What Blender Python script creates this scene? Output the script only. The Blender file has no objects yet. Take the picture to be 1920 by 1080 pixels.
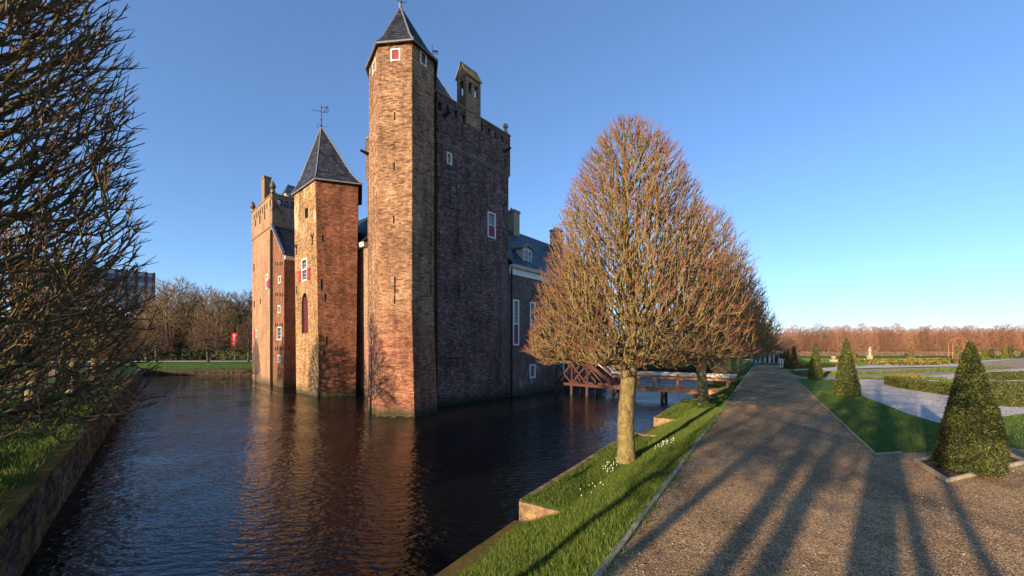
import bpy, math, random
import numpy as np
from mathutils import Vector
random.seed(7); RNG = np.random.default_rng(11)
R_ = math.radians
S = bpy.context.scene
C = S.collection

# ------------------------------------------------------------------ camera, world, sun
F, CX, HY, H = 740.0, 960.0, 651.0, 3.4      # focal length in photo pixels, optical axis, horizon, eye height over the water
cam = bpy.data.objects.new('camera', bpy.data.cameras.new('camera')); C.objects.link(cam)
cam.location = (0, 0, H); cam.rotation_euler = (math.pi/2, 0, 0)
cam.data.sensor_width = 36; cam.data.lens = 36*F/1920
cam.data.shift_y = (HY-540)/1920
cam.data.clip_start = 0.05; cam.data.clip_end = 9000
S.camera = cam
SUN_AZ, SUN_EL = 43.0, 12.0                   # azimuth the light travels towards, elevation
w = bpy.data.worlds.new('World'); S.world = w; w.use_nodes = True
nt = w.node_tree; bg = nt.nodes['Background']
sky = nt.nodes.new('ShaderNodeTexSky'); sky.sky_type = 'NISHITA'; sky.sun_disc = False
sky.sun_elevation = R_(SUN_EL+2); sky.sun_rotation = R_(SUN_AZ+180)
sky.altitude = 0; sky.air_density = 0.85; sky.dust_density = 0.12; sky.ozone_density = 3.2
tint = nt.nodes.new('ShaderNodeMix'); tint.data_type = 'RGBA'; tint.blend_type = 'MULTIPLY'; tint.inputs[0].default_value = 1.0
tint.inputs[7].default_value = (0.84, 1.01, 1.24, 1)      # the clear, deep winter blue of this air
gam = nt.nodes.new('ShaderNodeGamma'); gam.inputs[1].default_value = 0.78; nt.links.new(sky.outputs[0], gam.inputs[0]); nt.links.new(gam.outputs[0], tint.inputs[6]); nt.links.new(tint.outputs[2], bg.inputs[0]); bg.inputs[1].default_value = 0.14
sl = bpy.data.lights.new('sun', 'SUN'); sl.energy = 5.0; sl.angle = R_(0.6); sl.color = (1.0, 0.74, 0.47)
sun = bpy.data.objects.new('sun', sl); C.objects.link(sun)
_d = Vector((math.sin(R_(SUN_AZ))*math.cos(R_(SUN_EL)), math.cos(R_(SUN_AZ))*math.cos(R_(SUN_EL)), -math.sin(R_(SUN_EL))))
sun.rotation_euler = _d.to_track_quat('-Z', 'Y').to_euler()
S.view_settings.view_transform = 'Standard'; S.view_settings.look = 'None'
S.view_settings.exposure = 1.0; S.view_settings.gamma = 1.0
S.render.engine = 'CYCLES'

# ------------------------------------------------------------------ helpers
def G(px, py, z=0.0):
    """photo pixel -> point on the level z"""
    d = F*(H-z)/(py-HY); return ((px-CX)/F*d, d)
def rand(a, b): return random.uniform(a, b)
ORG = {}
def tag(o, label=None, cat=None, group=None, kind=None):
    if label: o['label'] = label
    if cat: o['category'] = cat
    if group: o['group'] = group
    if kind: o['kind'] = kind
    return o
def place(o, org, parent=None):
    org = Vector(org); ORG[o.name] = org
    C.objects.link(o)
    if parent: o.parent = parent; o.location = org-ORG[parent.name]
    else: o.location = org
    return o
def thing(name, loc, label, cat, group=None):
    o = bpy.data.objects.new(name, None); o.empty_display_size = .3
    place(o, loc); return tag(o, label, cat, group)
def mesh_np(name, V, Fs, smooth=False, attrs=None, uv=None):
    V = np.asarray(V, dtype=np.float32); Fs = np.asarray(Fs, dtype=np.int32)
    k = Fs.shape[1]
    m = bpy.data.meshes.new(name)
    m.vertices.add(len(V)); m.vertices.foreach_set('co', V.ravel())
    m.loops.add(Fs.size); m.loops.foreach_set('vertex_index', Fs.ravel())
    m.polygons.add(len(Fs)); m.polygons.foreach_set('loop_start', np.arange(0, Fs.size, k, dtype=np.int32))
    if smooth: m.polygons.foreach_set('use_smooth', np.ones(len(Fs), dtype=bool))
    if attrs:
        for n, a in attrs.items():
            at = m.attributes.new(n, 'FLOAT', 'POINT'); at.data.foreach_set('value', np.asarray(a, dtype=np.float32))
    m.update(calc_edges=True); return m
class MB:
    def __init__(s): s.v = []; s.f = []; s.uv = []
    def poly(s, pts, uvs=None):
        n = len(s.v); s.v += [tuple(p) for p in pts]; s.f.append(tuple(range(n, n+len(pts))))
        s.uv += (list(uvs) if uvs else [(0, 0)]*len(pts)); return s
    def hexa(s, b, t):
        """box from four bottom and four top corners"""
        n = len(s.v); s.v += [tuple(p) for p in b]+[tuple(p) for p in t]; s.uv += [(0, 0)]*8
        s.f += [(n+3, n+2, n+1, n), (n+4, n+5, n+6, n+7)]
        for i in range(4): j = (i+1) % 4; s.f.append((n+i, n+j, n+4+j, n+4+i))
        return s
    def box(s, c, ax, hx, hy, z0, z1):
        """upright box: centre (x,y), axis az direction unit (dx,dy), half sizes"""
        dx, dy = ax; nx, ny = dy, -dx
        q = [(c[0]+dx*hx*a+nx*hy*b, c[1]+dy*hx*a+ny*hy*b) for a, b in ((-1, -1), (1, -1), (1, 1), (-1, 1))]
        return s.hexa([(x, y, z0) for x, y in q], [(x, y, z1) for x, y in q])
    def beam(s, a, b, wd, ht, up=(0, 0, 1)):
        a = Vector(a); b = Vector(b); d = (b-a).normalized(); u = Vector(up)
        if abs(d.dot(u)) > .98: u = Vector((1, 0, 0))
        r = d.cross(u).normalized()*wd/2; u = r.cross(d).normalized()*ht/2
        return s.hexa([a-r-u, a+r-u, b+r-u, b-r-u], [a-r+u, a+r+u, b+r+u, b-r+u])
    def tube(s, pts, rad, n=8, cap=True):
        pts = [Vector(p) for p in pts]; rad = rad if hasattr(rad, '__len__') else [rad]*len(pts)
        base = len(s.v)
        for i, p in enumerate(pts):
            d = (pts[min(i+1, len(pts)-1)]-pts[max(i-1, 0)]).normalized()
            u = Vector((0, 0, 1)) if abs(d.z) < .9 else Vector((1, 0, 0))
            r = d.cross(u).normalized(); u = r.cross(d)
            for k in range(n):
                a = 2*math.pi*k/n; s.v.append(tuple(p+(r*math.cos(a)+u*math.sin(a))*rad[i])); s.uv.append((0, 0))
        for i in range(len(pts)-1):
            for k in range(n):
                j = (k+1) % n; s.f.append((base+i*n+k, base+i*n+j, base+(i+1)*n+j, base+(i+1)*n+k))
        if cap:
            s.f.append(tuple(base+k for k in range(n))[::-1]); s.f.append(tuple(base+(len(pts)-1)*n+k for k in range(n)))
        return s
    def lathe(s, c, prof, n=14):
        base = len(s.v)
        for r, z in prof:
            for k in range(n):
                a = 2*math.pi*k/n; s.v.append((c[0]+r*math.cos(a), c[1]+r*math.sin(a), c[2]+z)); s.uv.append((0, 0))
        for i in range(len(prof)-1):
            for k in range(n):
                j = (k+1) % n; s.f.append((base+i*n+k, base+i*n+j, base+(i+1)*n+j, base+(i+1)*n+k))
        return s
    def build(s, name, mat, parent=None, smooth=False, label=None, cat=None, group=None, kind=None, origin=None):
        if not s.v: return None
        V = np.array(s.v, dtype=float)
        if origin is None: origin = ((V[:, 0].min()+V[:, 0].max())/2, (V[:, 1].min()+V[:, 1].max())/2, V[:, 2].min())
        V = V-np.array(origin)
        m = bpy.data.meshes.new(name); m.from_pydata(V.tolist(), [], s.f)
        ul = m.uv_layers.new(name='uv')
        li = np.zeros(len(m.loops), dtype=np.int32); m.loops.foreach_get('vertex_index', li)
        ul.data.foreach_set('uv', np.array(s.uv, dtype=np.float32)[li].ravel())
        if smooth: m.polygons.foreach_set('use_smooth', np.ones(len(m.polygons), dtype=bool))
        m.materials.append(mat); m.update()
        o = bpy.data.objects.new(name, m); place(o, origin, parent)
        return tag(o, label, cat, group, kind)
def npobj(name, m, mat, org=(0, 0, 0), parent=None, **k):
    if not m.materials: m.materials.append(mat)
    o = bpy.data.objects.new(name, m); place(o, org, parent); return tag(o, **k)
def copy_tree(o, parent=None):
    c = o.copy(); C.objects.link(c); c.parent = parent
    if parent is None: c.parent = None
    for ch in list(o.children): copy_tree(ch, c)
    return c

# ------------------------------------------------------------------ materials
class NM:
    def __init__(s, name, rough=.8, spec=.3):
        s.m = bpy.data.materials.new(name); s.m.use_nodes = True; s.t = s.m.node_tree
        s.b = s.t.nodes['Principled BSDF']; s.b.inputs['Roughness'].default_value = rough
        s.b.inputs['Specular IOR Level'].default_value = spec
    def n(s, typ, **kw):
        nd = s.t.nodes.new(typ)
        for k, v in kw.items():
            if k in nd.inputs: nd.inputs[k].default_value = v
            else: setattr(nd, k, v)
        return nd
    def l(s, a, b): s.t.links.new(a, b)
    def pos(s): return s.n('ShaderNodeNewGeometry').outputs['Position']
    def noise(s, scale, detail=4, vec=None, rough=.55, stretch=None):
        nd = s.n('ShaderNodeTexNoise'); nd.inputs['Scale'].default_value = scale; nd.inputs['Detail'].default_value = detail
        nd.inputs['Roughness'].default_value = rough
        v = vec or s.pos()
        if stretch:
            mp = s.n('ShaderNodeMapping'); mp.inputs['Scale'].default_value = stretch[0:3]
            if len(stretch) > 3: mp.inputs['Rotation'].default_value = (0, 0, stretch[3])
            s.l(v, mp.inputs[0]); v = mp.outputs[0]
        s.l(v, nd.inputs['Vector']); return nd.outputs['Fac']
    def ramp(s, fac, stops):
        r = s.n('ShaderNodeValToRGB'); e = r.color_ramp.elements
        while len(e) < len(stops): e.new(.5)
        for i, (p, c) in enumerate(stops):
            e[i].position = p; e[i].color = tuple(c)+(1,) if hasattr(c, '__len__') else (c, c, c, 1)
        s.l(fac, r.inputs[0]); return r.outputs[0]
    def mix(s, fac, a, b, blend='MIX'):
        nd = s.n('ShaderNodeMix', data_type='RGBA', blend_type=blend)
        for v, i in ((fac, 0), (a, 6), (b, 7)):
            if hasattr(v, 'links') or isinstance(v, bpy.types.NodeSocket): s.l(v, nd.inputs[i])
            elif i == 0: nd.inputs[0].default_value = v
            else: nd.inputs[i].default_value = tuple(v)+(1,)
        return nd.outputs[2]
    def math(s, op, a, b=0., clamp=False):
        nd = s.n('ShaderNodeMath', operation=op, use_clamp=clamp)
        for i, v in enumerate((a, b)):
            if isinstance(v, bpy.types.NodeSocket): s.l(v, nd.inputs[i])
            else: nd.inputs[i].default_value = v
        return nd.outputs[0]
    def bump(s, h, strength=.5, dist=.02):
        nd = s.n('ShaderNodeBump'); nd.inputs['Strength'].default_value = strength; nd.inputs['Distance'].default_value = dist
        s.l(h, nd.inputs['Height']); s.l(nd.outputs[0], s.b.inputs['Normal']); return nd
    def col(s, c):
        if isinstance(c, bpy.types.NodeSocket): s.l(c, s.b.inputs['Base Color'])
        else: s.b.inputs['Base Color'].default_value = tuple(c)+(1,)
        return s
    def island(s):
        g = s.n('ShaderNodeNewGeometry').outputs['Random Per Island']; o = s.n('ShaderNodeObjectInfo').outputs['Random']
        return s.math('FRACT', s.math('ADD', g, s.math('MULTIPLY', o, 7.31)))

def simple(name, c, rough=.7, var=.25, scale=8, spec=.3, metal=0, stretch=None):
    k = NM(name, rough, spec)
    a = tuple(x*(1-var) for x in c); b = tuple(min(1, x*(1+var)) for x in c)
    nz = k.noise(scale, 5, stretch=stretch)
    k.col(k.ramp(nz, [(.3, a), (.7, b)])); k.b.inputs['Metallic'].default_value = metal
    k.bump(nz, .3, .01); return k.m

def brick_mat(name, cols, mortar, red=None, redz=None, pale=None, texture=True, dark=.5, bscale=1.):
    """cols: ramp of brick colours; red: colours low on the wall; pale: plaster remnants"""
    k = NM(name, .9, .2)
    P = k.pos(); sep = k.n('ShaderNodeSeparateXYZ'); k.l(P, sep.inputs[0])
    if texture:
        uv = k.n('ShaderNodeUVMap'); uv.uv_map = 'uv'
        bt = k.n('ShaderNodeTexBrick'); k.l(uv.outputs[0], bt.inputs['Vector'])
        bt.inputs['Scale'].default_value = 1; bt.inputs['Brick Width'].default_value = .22*bscale; bt.inputs['Row Height'].default_value = .068*bscale
        bt.inputs['Mortar Size'].default_value = .008; bt.inputs['Mortar Smooth'].default_value = .3
        bt.inputs['Color1'].default_value = (0, 0, 0, 1); bt.inputs['Color2'].default_value = (1, 1, 1, 1); bt.inputs['Mortar'].default_value = (.5, .5, .5, 1)
        rnd = k.mix(.3, bt.outputs['Color'], k.noise(5, 2, stretch=(1, 1, 2.5)))
    else:
        rnd = k.mix(.12, k.island(), k.noise(5, 2, stretch=(1, 1, 2.5)))
    n = len(cols); base = k.ramp(rnd, [(.02+.96*i/(n-1), c) for i, c in enumerate(cols)])
    if red:
        mr = k.n('ShaderNodeMapRange'); k.l(sep.outputs[2], mr.inputs[0])
        mr.inputs[1].default_value = redz+1.2; mr.inputs[2].default_value = redz-1.2
        rf = k.math('ADD', mr.outputs[0], k.math('MULTIPLY', k.math('SUBTRACT', k.noise(.9, 4), .5), 1.6), True)
        rc = k.ramp(rnd, [(.1, red[0]), (.9, red[1])]); base = k.mix(rf, base, rc)
    # weathering patches
    pf = k.ramp(k.noise(.55, 6, rough=.65), [(.36, 1-dark), (.62, 1.12)])
    base = k.mix(1., base, pf, 'MULTIPLY')
    pf2 = k.ramp(k.noise(3.2, 5, rough=.7), [(.34, .72), (.6, 1.15)]); base = k.mix(1., base, pf2, 'MULTIPLY')
    if pale:
        f = k.ramp(k.noise(.7, 6, rough=.7, stretch=(1.3, 1.3, .7)), [(.54, 0), (.58, 1)])
        zz = k.n('ShaderNodeMapRange'); k.l(sep.outputs[2], zz.inputs[0]); zz.inputs[1].default_value = pale[1]-1; zz.inputs[2].default_value = pale[1]+1
        sgn = zz.outputs[0] if pale[2] > 0 else k.math('SUBTRACT', 1, zz.outputs[0])
        base = k.mix(k.math('MULTIPLY', k.math('MULTIPLY', f, sgn), .85), base, pale[0])
    st_ = k.ramp(k.noise(2.2, 5, rough=.6, stretch=(1, 1, .12)), [(.36, .68), (.55, 1.06)]); base = k.mix(1., base, st_, 'MULTIPLY')
    # damp dark band by the water
    dz = k.n('ShaderNodeMapRange'); k.l(sep.outputs[2], dz.inputs[0]); dz.inputs[1].default_value = .1; dz.inputs[2].default_value = .7
    base = k.mix(k.math('SUBTRACT', 1, k.math('ADD', dz.outputs[0], k.math('MULTIPLY', k.math('SUBTRACT', k.noise(2.5, 4), .5), .9), True), True), base, (.04, .042, .022))
    if texture:
        base = k.mix(k.math('MULTIPLY', bt.outputs['Fac'], .8), base, mortar)
        k.bump(k.math('ADD', k.math('MULTIPLY', bt.outputs['Fac'], -.6), k.math('MULTIPLY', k.noise(18, 3), .6)), .7, .02)
    else: k.bump(k.noise(30, 3), .5, .01)
    k.col(base); return k.m
OCH = [(.11, .06, .04), (.28, .155, .085), (.35, .205, .115), (.43, .28, .165), (.25, .115, .065)]
REDB = [(.08, .033, .02), (.18, .066, .036), (.22, .085, .046), (.27, .13, .075), (.14, .045, .03)]  # darkened so the turret's right side carries grazing light in its colour
DRK = [(.065, .04, .036), (.135, .08, .066), (.17, .1, .082), (.195, .125, .103), (.3, .235, .2)]  # darker brick mix for all keep walls and the wing
PNK = [(.2, .095, .055), (.32, .165, .09), (.37, .2, .115), (.4, .24, .145), (.27, .125, .075)]
MORT = (.34, .28, .2)
M = {}
M['tower'] = brick_mat('ochre_brick', OCH, MORT, red=[(.2, .075, .045), (.42, .2, .12)], redz=4.6, texture=False, dark=.25)
M['tower_w'] = brick_mat('ochre_brick_wall', OCH, MORT, red=[(.2, .075, .045), (.42, .2, .12)], redz=4.6, dark=.25)
M['mid'] = brick_mat('gold_brick', [(.15, .08, .04), (.31, .18, .085), (.37, .225, .11), (.44, .29, .15)], MORT, texture=False, dark=.15, pale=((.56, .45, .29), 11.5, 1))
M['mid_w'] = brick_mat('gold_brick_wall', [(.15, .08, .04), (.31, .18, .085), (.37, .225, .11), (.44, .29, .15)], MORT, dark=.15, pale=((.56, .45, .29), 11.5, 1))
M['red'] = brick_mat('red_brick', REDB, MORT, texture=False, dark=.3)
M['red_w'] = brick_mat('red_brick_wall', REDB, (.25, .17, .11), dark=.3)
M['dark'] = brick_mat('dark_brick', DRK, MORT, texture=False, dark=.25)
M['dark_w'] = brick_mat('dark_brick_wall', DRK, (.2, .17, .15), dark=.35)
M['wing_w'] = brick_mat('wing_brick_wall', DRK, (.22, .2, .18), dark=.35, pale=((.3, .3, .3), 2.6, -1))
M['pink_w'] = brick_mat('pink_brick_wall', PNK, MORT, dark=.2)
def slate_mat(name, c, moss=0):
    k = NM(name, .45, .5); r = k.island()
    col = k.ramp(r, [(0, tuple(x*.55 for x in c)), (.5, c), (1, tuple(x*1.7 for x in c))])
    if moss: col = k.mix(k.ramp(k.noise(1.2, 5), [(.45, 0), (.65, moss)]), col, (.14, .12, .04))
    col = k.mix(1., col, k.ramp(k.noise(2.5, 5), [(.35, .6), (.65, 1.3)]), 'MULTIPLY')
    k.col(col); k.bump(k.noise(20, 3), .3, .01); return k.m
M['slate'] = slate_mat('slate', (.03, .032, .038))
M['slate_blue'] = slate_mat('blue_slate', (.05, .065, .09))
M['slate_moss'] = slate_mat('mossy_tile', (.09, .08, .07), .8)
M['lead'] = simple('lead', (.17, .175, .18), .5, .2, 6)
M['iron'] = simple('wrought_iron', (.015, .014, .014), .6, .3, 20)
M['white'] = simple('white_paint', (.74, .72, .66), .5, .1, 6)
M['cream'] = simple('cream_paint', (.62, .55, .42), .5, .12, 5)
M['shut_red'] = simple('red_shutter_paint', (.3, .035, .035), .5, .15, 5)
M['shut_pur'] = simple('weathered_shutter_paint', (.2, .05, .06), .6, .15, 5)
M['plain_dark'] = simple('dark_interior', (.012, .011, .012), .9, .3, 4)
M['coping'] = simple('mossy_coping', (.22, .17, .06), .9, .4, 3)
M['stone'] = simple('weathered_stone', (.42, .36, .24), .9, .3, 6)
k = NM('window_glass', .06, .8); k.col((.03, .045, .06)); k.bump(k.noise(1.5, 2), .12, .05); M['glass'] = k.m
def wood(name, c, var=.35): return simple(name, c, .75, var, 3, stretch=(3, 3, 14))
M['redwood'] = wood('red_painted_timber', (.075, .028, .02)); M['deckwood'] = wood('orange_brown_timber', (.42, .2, .1))  # redwood darkened for castle shade, deckwood lightened for sun, both in colour
M['palewood'] = wood('pale_bright_timber', (.62, .55, .47), .15); M['pile'] = wood('dark_timber_pile', (.07, .05, .04))  # palewood brightened in colour to stand in for sun on the rails

# bark: thick = mossy olive/tan, thin = reddish young shoots
def bark(name, thick, moss, thin, mossy=.5):
    k = NM(name, .85, .25); a = k.n('ShaderNodeAttribute'); a.attribute_name = 'thin'
    b = k.ramp(k.noise(11, 7, rough=.75, stretch=(1, 1, .6)), [(.38, tuple(x*.28 for x in thick)), (.5, tuple(x*.8 for x in thick)), (.62, tuple(x*1.3 for x in thick))])
    b = k.mix(k.ramp(k.noise(3, 5), [(.5-.3*mossy, 0), (.62, mossy)]), b, moss)
    b = k.mix(a.outputs['Fac'], b, thin)
    b = k.mix(1., b, k.ramp(k.n('ShaderNodeObjectInfo').outputs['Random'], [(0, .72), (1, 1.22)]), 'MULTIPLY')
    h = k.noise(16, 6, rough=.75, stretch=(1, 1, .5)); k.bump(h, 1., .06); k.col(b); return k.m
M['bark'] = bark('lime_bark', (.31, .235, .11), (.29, .245, .065), (.3, .11, .075), .5)
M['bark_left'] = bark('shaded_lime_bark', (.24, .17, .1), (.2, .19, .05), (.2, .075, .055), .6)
M['bark_far'] = bark('woodland_bark', (.15, .115, .07), (.15, .13, .05), (.2, .12, .07), .4)
M['bark_dark'] = bark('dark_pollard_bark', (.1, .075, .05), (.09, .09, .04), (.13, .06, .045), .4)
M['beech'] = bark('russet_beech_bark', (.36, .25, .16), (.34, .24, .14), (.4, .17, .11), .3)

def grass_mat(name, a, b, c=None, sc=1.3, bump=True, mowed=False):
    k = NM(name, .9, .15)
    col = k.ramp(k.noise(sc, 6, rough=.65), [(.3, a), (.65, b)])
    col = k.mix(.35, col, k.ramp(k.noise(45, 4, rough=.8), [(.3, tuple(x*.5 for x in a)), (.7, tuple(x*1.5 for x in b))]))
    if c: col = k.mix(k.ramp(k.noise(2.3, 5), [(.58, 0), (.72, .8)]), col, c)
    k.col(col)
    if bump: k.bump(k.noise(60, 3, rough=.8), .9, .03)
    return k.m
M['grass'] = grass_mat('grass_turf', (.022, .06, .008), (.05, .11, .015), (.07, .08, .02))
M['field'] = grass_mat('field_grass', (.03, .06, .012), (.07, .1, .025), (.1, .09, .04), .2)
M['lawn'] = grass_mat('lawn_turf', (.045, .1, .01), (.08, .155, .016), None, .8)
k = NM('grass_blade', .7, .25); k.col(k.ramp(k.island(), [(0, (.022, .055, .005)), (.5, (.07, .135, .012)), (.9, (.15, .185, .03)), (1, (.25, .2, .09))])); M['blade'] = k.m
def gravel(name, a, b, c, sc=70, patch=.7):
    k = NM(name, .9, .2); vo = k.n('ShaderNodeTexVoronoi'); vo.inputs['Scale'].default_value = sc; k.l(k.pos(), vo.inputs['Vector'])
    sx = k.n('ShaderNodeSeparateColor'); k.l(vo.outputs['Color'], sx.inputs[0])
    col = k.ramp(sx.outputs[0], [(.1, a), (.5, b), (.9, c)])
    col = k.mix(1., col, k.ramp(k.noise(patch, 6, rough=.65), [(.32, .72), (.65, 1.18)]), 'MULTIPLY')
    col = k.mix(.5, col, k.mix(1., col, k.ramp(k.noise(9, 5, rough=.8), [(.3, .45), (.7, 1.4)]), 'MULTIPLY'))
    hh = k.math('ADD', vo.outputs['Distance'], k.math('MULTIPLY', k.noise(14, 5), 1.5)); k.bump(hh, 1., .035)
    k.col(col); return k.m
def path_mat():
    m = gravel('path_gravel', (.25, .145, .06), (.49, .305, .145), (.74, .52, .29), 75); t = m.node_tree; b = t.nodes['Principled BSDF']
    k = NM.__new__(NM); k.m = m; k.t = t; k.b = b; src = b.inputs['Base Color'].links[0].from_socket
    tr = k.ramp(k.noise(1.0, 5, rough=.6, stretch=(1.6, .13, 1, R_(32.9))), [(.36, .72), (.5, 1.), (.66, 1.2)])
    dk = k.ramp(k.noise(1.7, 6, rough=.75), [(.56, 1.), (.68, .62)])
    c = k.mix(1., k.mix(1., src, tr, 'MULTIPLY'), dk, 'MULTIPLY'); k.l(c, b.inputs['Base Color']); return m
M['path'] = path_mat()
_ = gravel('path_gravel_plain', (.24, .14, .07), (.46, .30, .165), (.68, .5, .31), 75)
M['white_gravel'] = gravel('white_gravel', (.34, .31, .27), (.62, .57, .5), (.85, .8, .72), 30)
M['tan'] = gravel('tan_gravel', (.32, .22, .13), (.45, .33, .21), (.55, .43, .3), 50)
M['soil'] = gravel('leaf_strewn_soil', (.03, .02, .015), (.09, .05, .03), (.2, .1, .06), 25)
k = NM('pebble', .8, .3); k.col(k.ramp(k.island(), [(0, (.1, .07, .045)), (.5, (.28, .21, .14)), (1, (.5, .42, .32))])); M['pebble'] = k.m
M['bankedge'] = grass_mat('mossy_bank_edge', (.05, .04, .02), (.16, .13, .03), (.14, .07, .03), 5)
k = NM('orange_lichened_concrete', .9, .2)
cc = k.ramp(k.noise(4, 6, rough=.7), [(.36, (.09, .065, .045)), (.5, (.26, .17, .1)), (.62, (.4, .26, .12))])
cc = k.mix(k.ramp(k.noise(9, 5, rough=.7), [(.55, 0), (.64, .7)]), cc, (.09, .1, .03)); k.col(cc); k.bump(k.noise(22, 6, rough=.75), 1., .03); M['concrete'] = k.m
k = NM('mossy_wall_brick', .9, .2)
cc = k.ramp(k.island(), [(0, (.035, .028, .022)), (.5, (.085, .065, .05)), (1, (.16, .13, .1))])
cc = k.mix(k.ramp(k.noise(2.2, 6, rough=.7), [(.5, 0), (.62, .85)]), cc, (.22, .19, .02)); cc = k.mix(1., cc, k.ramp(k.noise(.9, 6, rough=.7), [(.35, .45), (.6, 1.1)]), 'MULTIPLY'); k.col(cc); k.bump(k.noise(24, 5), 1., .03); M['wallbrick'] = k.m
M['wallmortar'] = simple('wall_mortar', (.09, .085, .07), .95, .3, 8)
def leaf_mat(name, a, b, c):
    k = NM(name, .6, .35); col = k.ramp(k.island(), [(0, a), (.55, b), (1, c)])
    k.col(k.mix(.4, col, k.mix(1., col, k.ramp(k.noise(3, 4), [(.35, .5), (.65, 1.5)]), 'MULTIPLY'))); return k.m
M['yew'] = leaf_mat('yew_needles', (.012, .022, .006), (.036, .054, .01), (.17, .16, .03))
M['yew_red'] = leaf_mat('russet_yew_needles', (.05, .03, .015), (.1, .05, .025), (.16, .09, .04))
M['yew_green'] = leaf_mat('bright_yew_needles', (.04, .06, .008), (.1, .12, .015), (.18, .18, .03))
M['yew_gold'] = leaf_mat('gold_yew_needles', (.06, .06, .015), (.14, .1, .03), (.22, .15, .05))
M['box'] = leaf_mat('box_leaves', (.03, .045, .008), (.07, .085, .014), (.15, .14, .03))
M['box_gold'] = leaf_mat('gold_box_leaves', (.12, .1, .015), (.24, .19, .03), (.36, .28, .05))
M['hedge_dark'] = leaf_mat('dark_hedge_leaves', (.02, .02, .01), (.04, .035, .02), (.08, .06, .03))
M['hedge_beech'] = leaf_mat('beech_hedge_leaves', (.16, .11, .07), (.32, .22, .14), (.46, .34, .23))
M['core'] = simple('inner_foliage', (.035, .045, .014), .95, .3, 6)
M['core_beech'] = simple('inner_beech_twigs', (.12, .075, .045), .95, .3, 4)

# water
k = NM('moat_water', .015, .5); k.b.inputs['IOR'].default_value = 1.33
k.col((.006, .006, .006)); k.b.inputs['Specular IOR Level'].default_value = .5
n1 = k.noise(3.6, 2, rough=.45, stretch=(1, 2.0, 1, R_(-12))); n2 = k.noise(9, 2, rough=.5, stretch=(1, 2.2, 1, R_(20)))
n3 = k.noise(.35, 3)
amp = k.ramp(n3, [(.35, .3), (.65, 1.)])
hgt = k.math('MULTIPLY', k.math('ADD', n1, k.math('MULTIPLY', n2, .22)), amp)
k.bump(hgt, 1., .054); M['water'] = k.m

# ------------------------------------------------------------------ ground frame
PD = (math.sin(R_(32.9)), math.cos(R_(32.9))); PN = (PD[1], -PD[0])        # along / right of the avenue
LD = (math.sin(R_(-41.7)), math.cos(R_(-41.7))); LN = (-LD[1], LD[0])      # along / left of the left bank
def TL(t, lat, z=0.): return (PD[0]*t+PN[0]*lat, PD[1]*t+PN[1]*lat, z)
def LT(t, lat, z=0.): return (LD[0]*t+LN[0]*lat, LD[1]*t+LN[1]*lat, z)
ZP = 1.4
# outline of the sunk area (inside it banks and water)
q0 = (-3.2, -.2); 
def isect(a, da, b, db):
    det = da[0]*(-db[1])+db[0]*da[1]; rx, ry = b[0]-a[0], b[1]-a[1]
    s = (rx*(-db[1])+db[0]*ry)/det; return (a[0]+da[0]*s, a[1]+da[1]*s)
kerb0 = TL(0, -1.23); left0 = LT(0, 4.2); farA, farB = (-60, 48.2), (45, 58.0)
fd = (farB[0]-farA[0], farB[1]-farA[1])
Qc = isect(kerb0, PD, left0, LD); Ql = isect(left0, LD, farA, fd); Qr = isect(kerb0, PD, farA, fd)
B = 4000
gm = MB(); z = ZP-.008
O4 = [(-B, -B), (B, -B), (B, B), (-B, B)]
gm.poly([(*O4[0], z), (*O4[1], z), (*Qc, z)]); gm.poly([(*O4[1], z), (*O4[2], z), (*Qr, z), (*Qc, z)])
gm.poly([(*O4[2], z), (*O4[3], z), (*Ql, z), (*Qr, z)]); gm.poly([(*O4[3], z), (*O4[0], z), (*Qc, z), (*Ql, z)])
gm.build('ground', M['field'], kind='structure')
wm = MB(); wm.poly([(-70, -6, 0), (48, -6, 0), (48, 64, 0), (-70, 64, 0)]); wm.build('moat_water', M['water'], kind='structure')

# right bank
BAYS = [(6.28+10.45*i, 13.35+10.45*i) for i in range(0, 5)]
LE = -3.88
def bank_z(t, lat):
    z = 1.36+(lat+1.25)*.485
    if lat < -3.6: z = min(z, .2)
    for a, b in BAYS:
        if a <= t <= b: z = max(z, .52+.05*math.sin(t*1.3)*(1 if lat > -3.6 else 0)+.10*math.exp(-((t-(a+3.1))**2)/2-((lat+2.7)**2)/.5))
    z += .025*math.sin(t*2.1+lat*3)*math.sin(lat*2.2+t*.7)
    return z
ts = list(np.arange(-4, 34, .22))+list(np.arange(34, 66, 1.))
for a, b in BAYS: ts += [a-.015, a+.015, b-.015, b+.015]
ts = sorted(ts); ls = list(np.linspace(-1.23, LE, 16))
V = [TL(t, l, bank_z(t, l) if l < -1.24 else ZP-.01) for t in ts for l in ls]; n = len(ls)
Fc = [(i*n+j, i*n+j+1, (i+1)*n+j+1, (i+1)*n+j) for i in range(len(ts)-1) for j in range(n-1)]
npobj('grass_bank', mesh_np('grass_bank', V, Fc, True), M['grass'], kind='structure')
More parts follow.
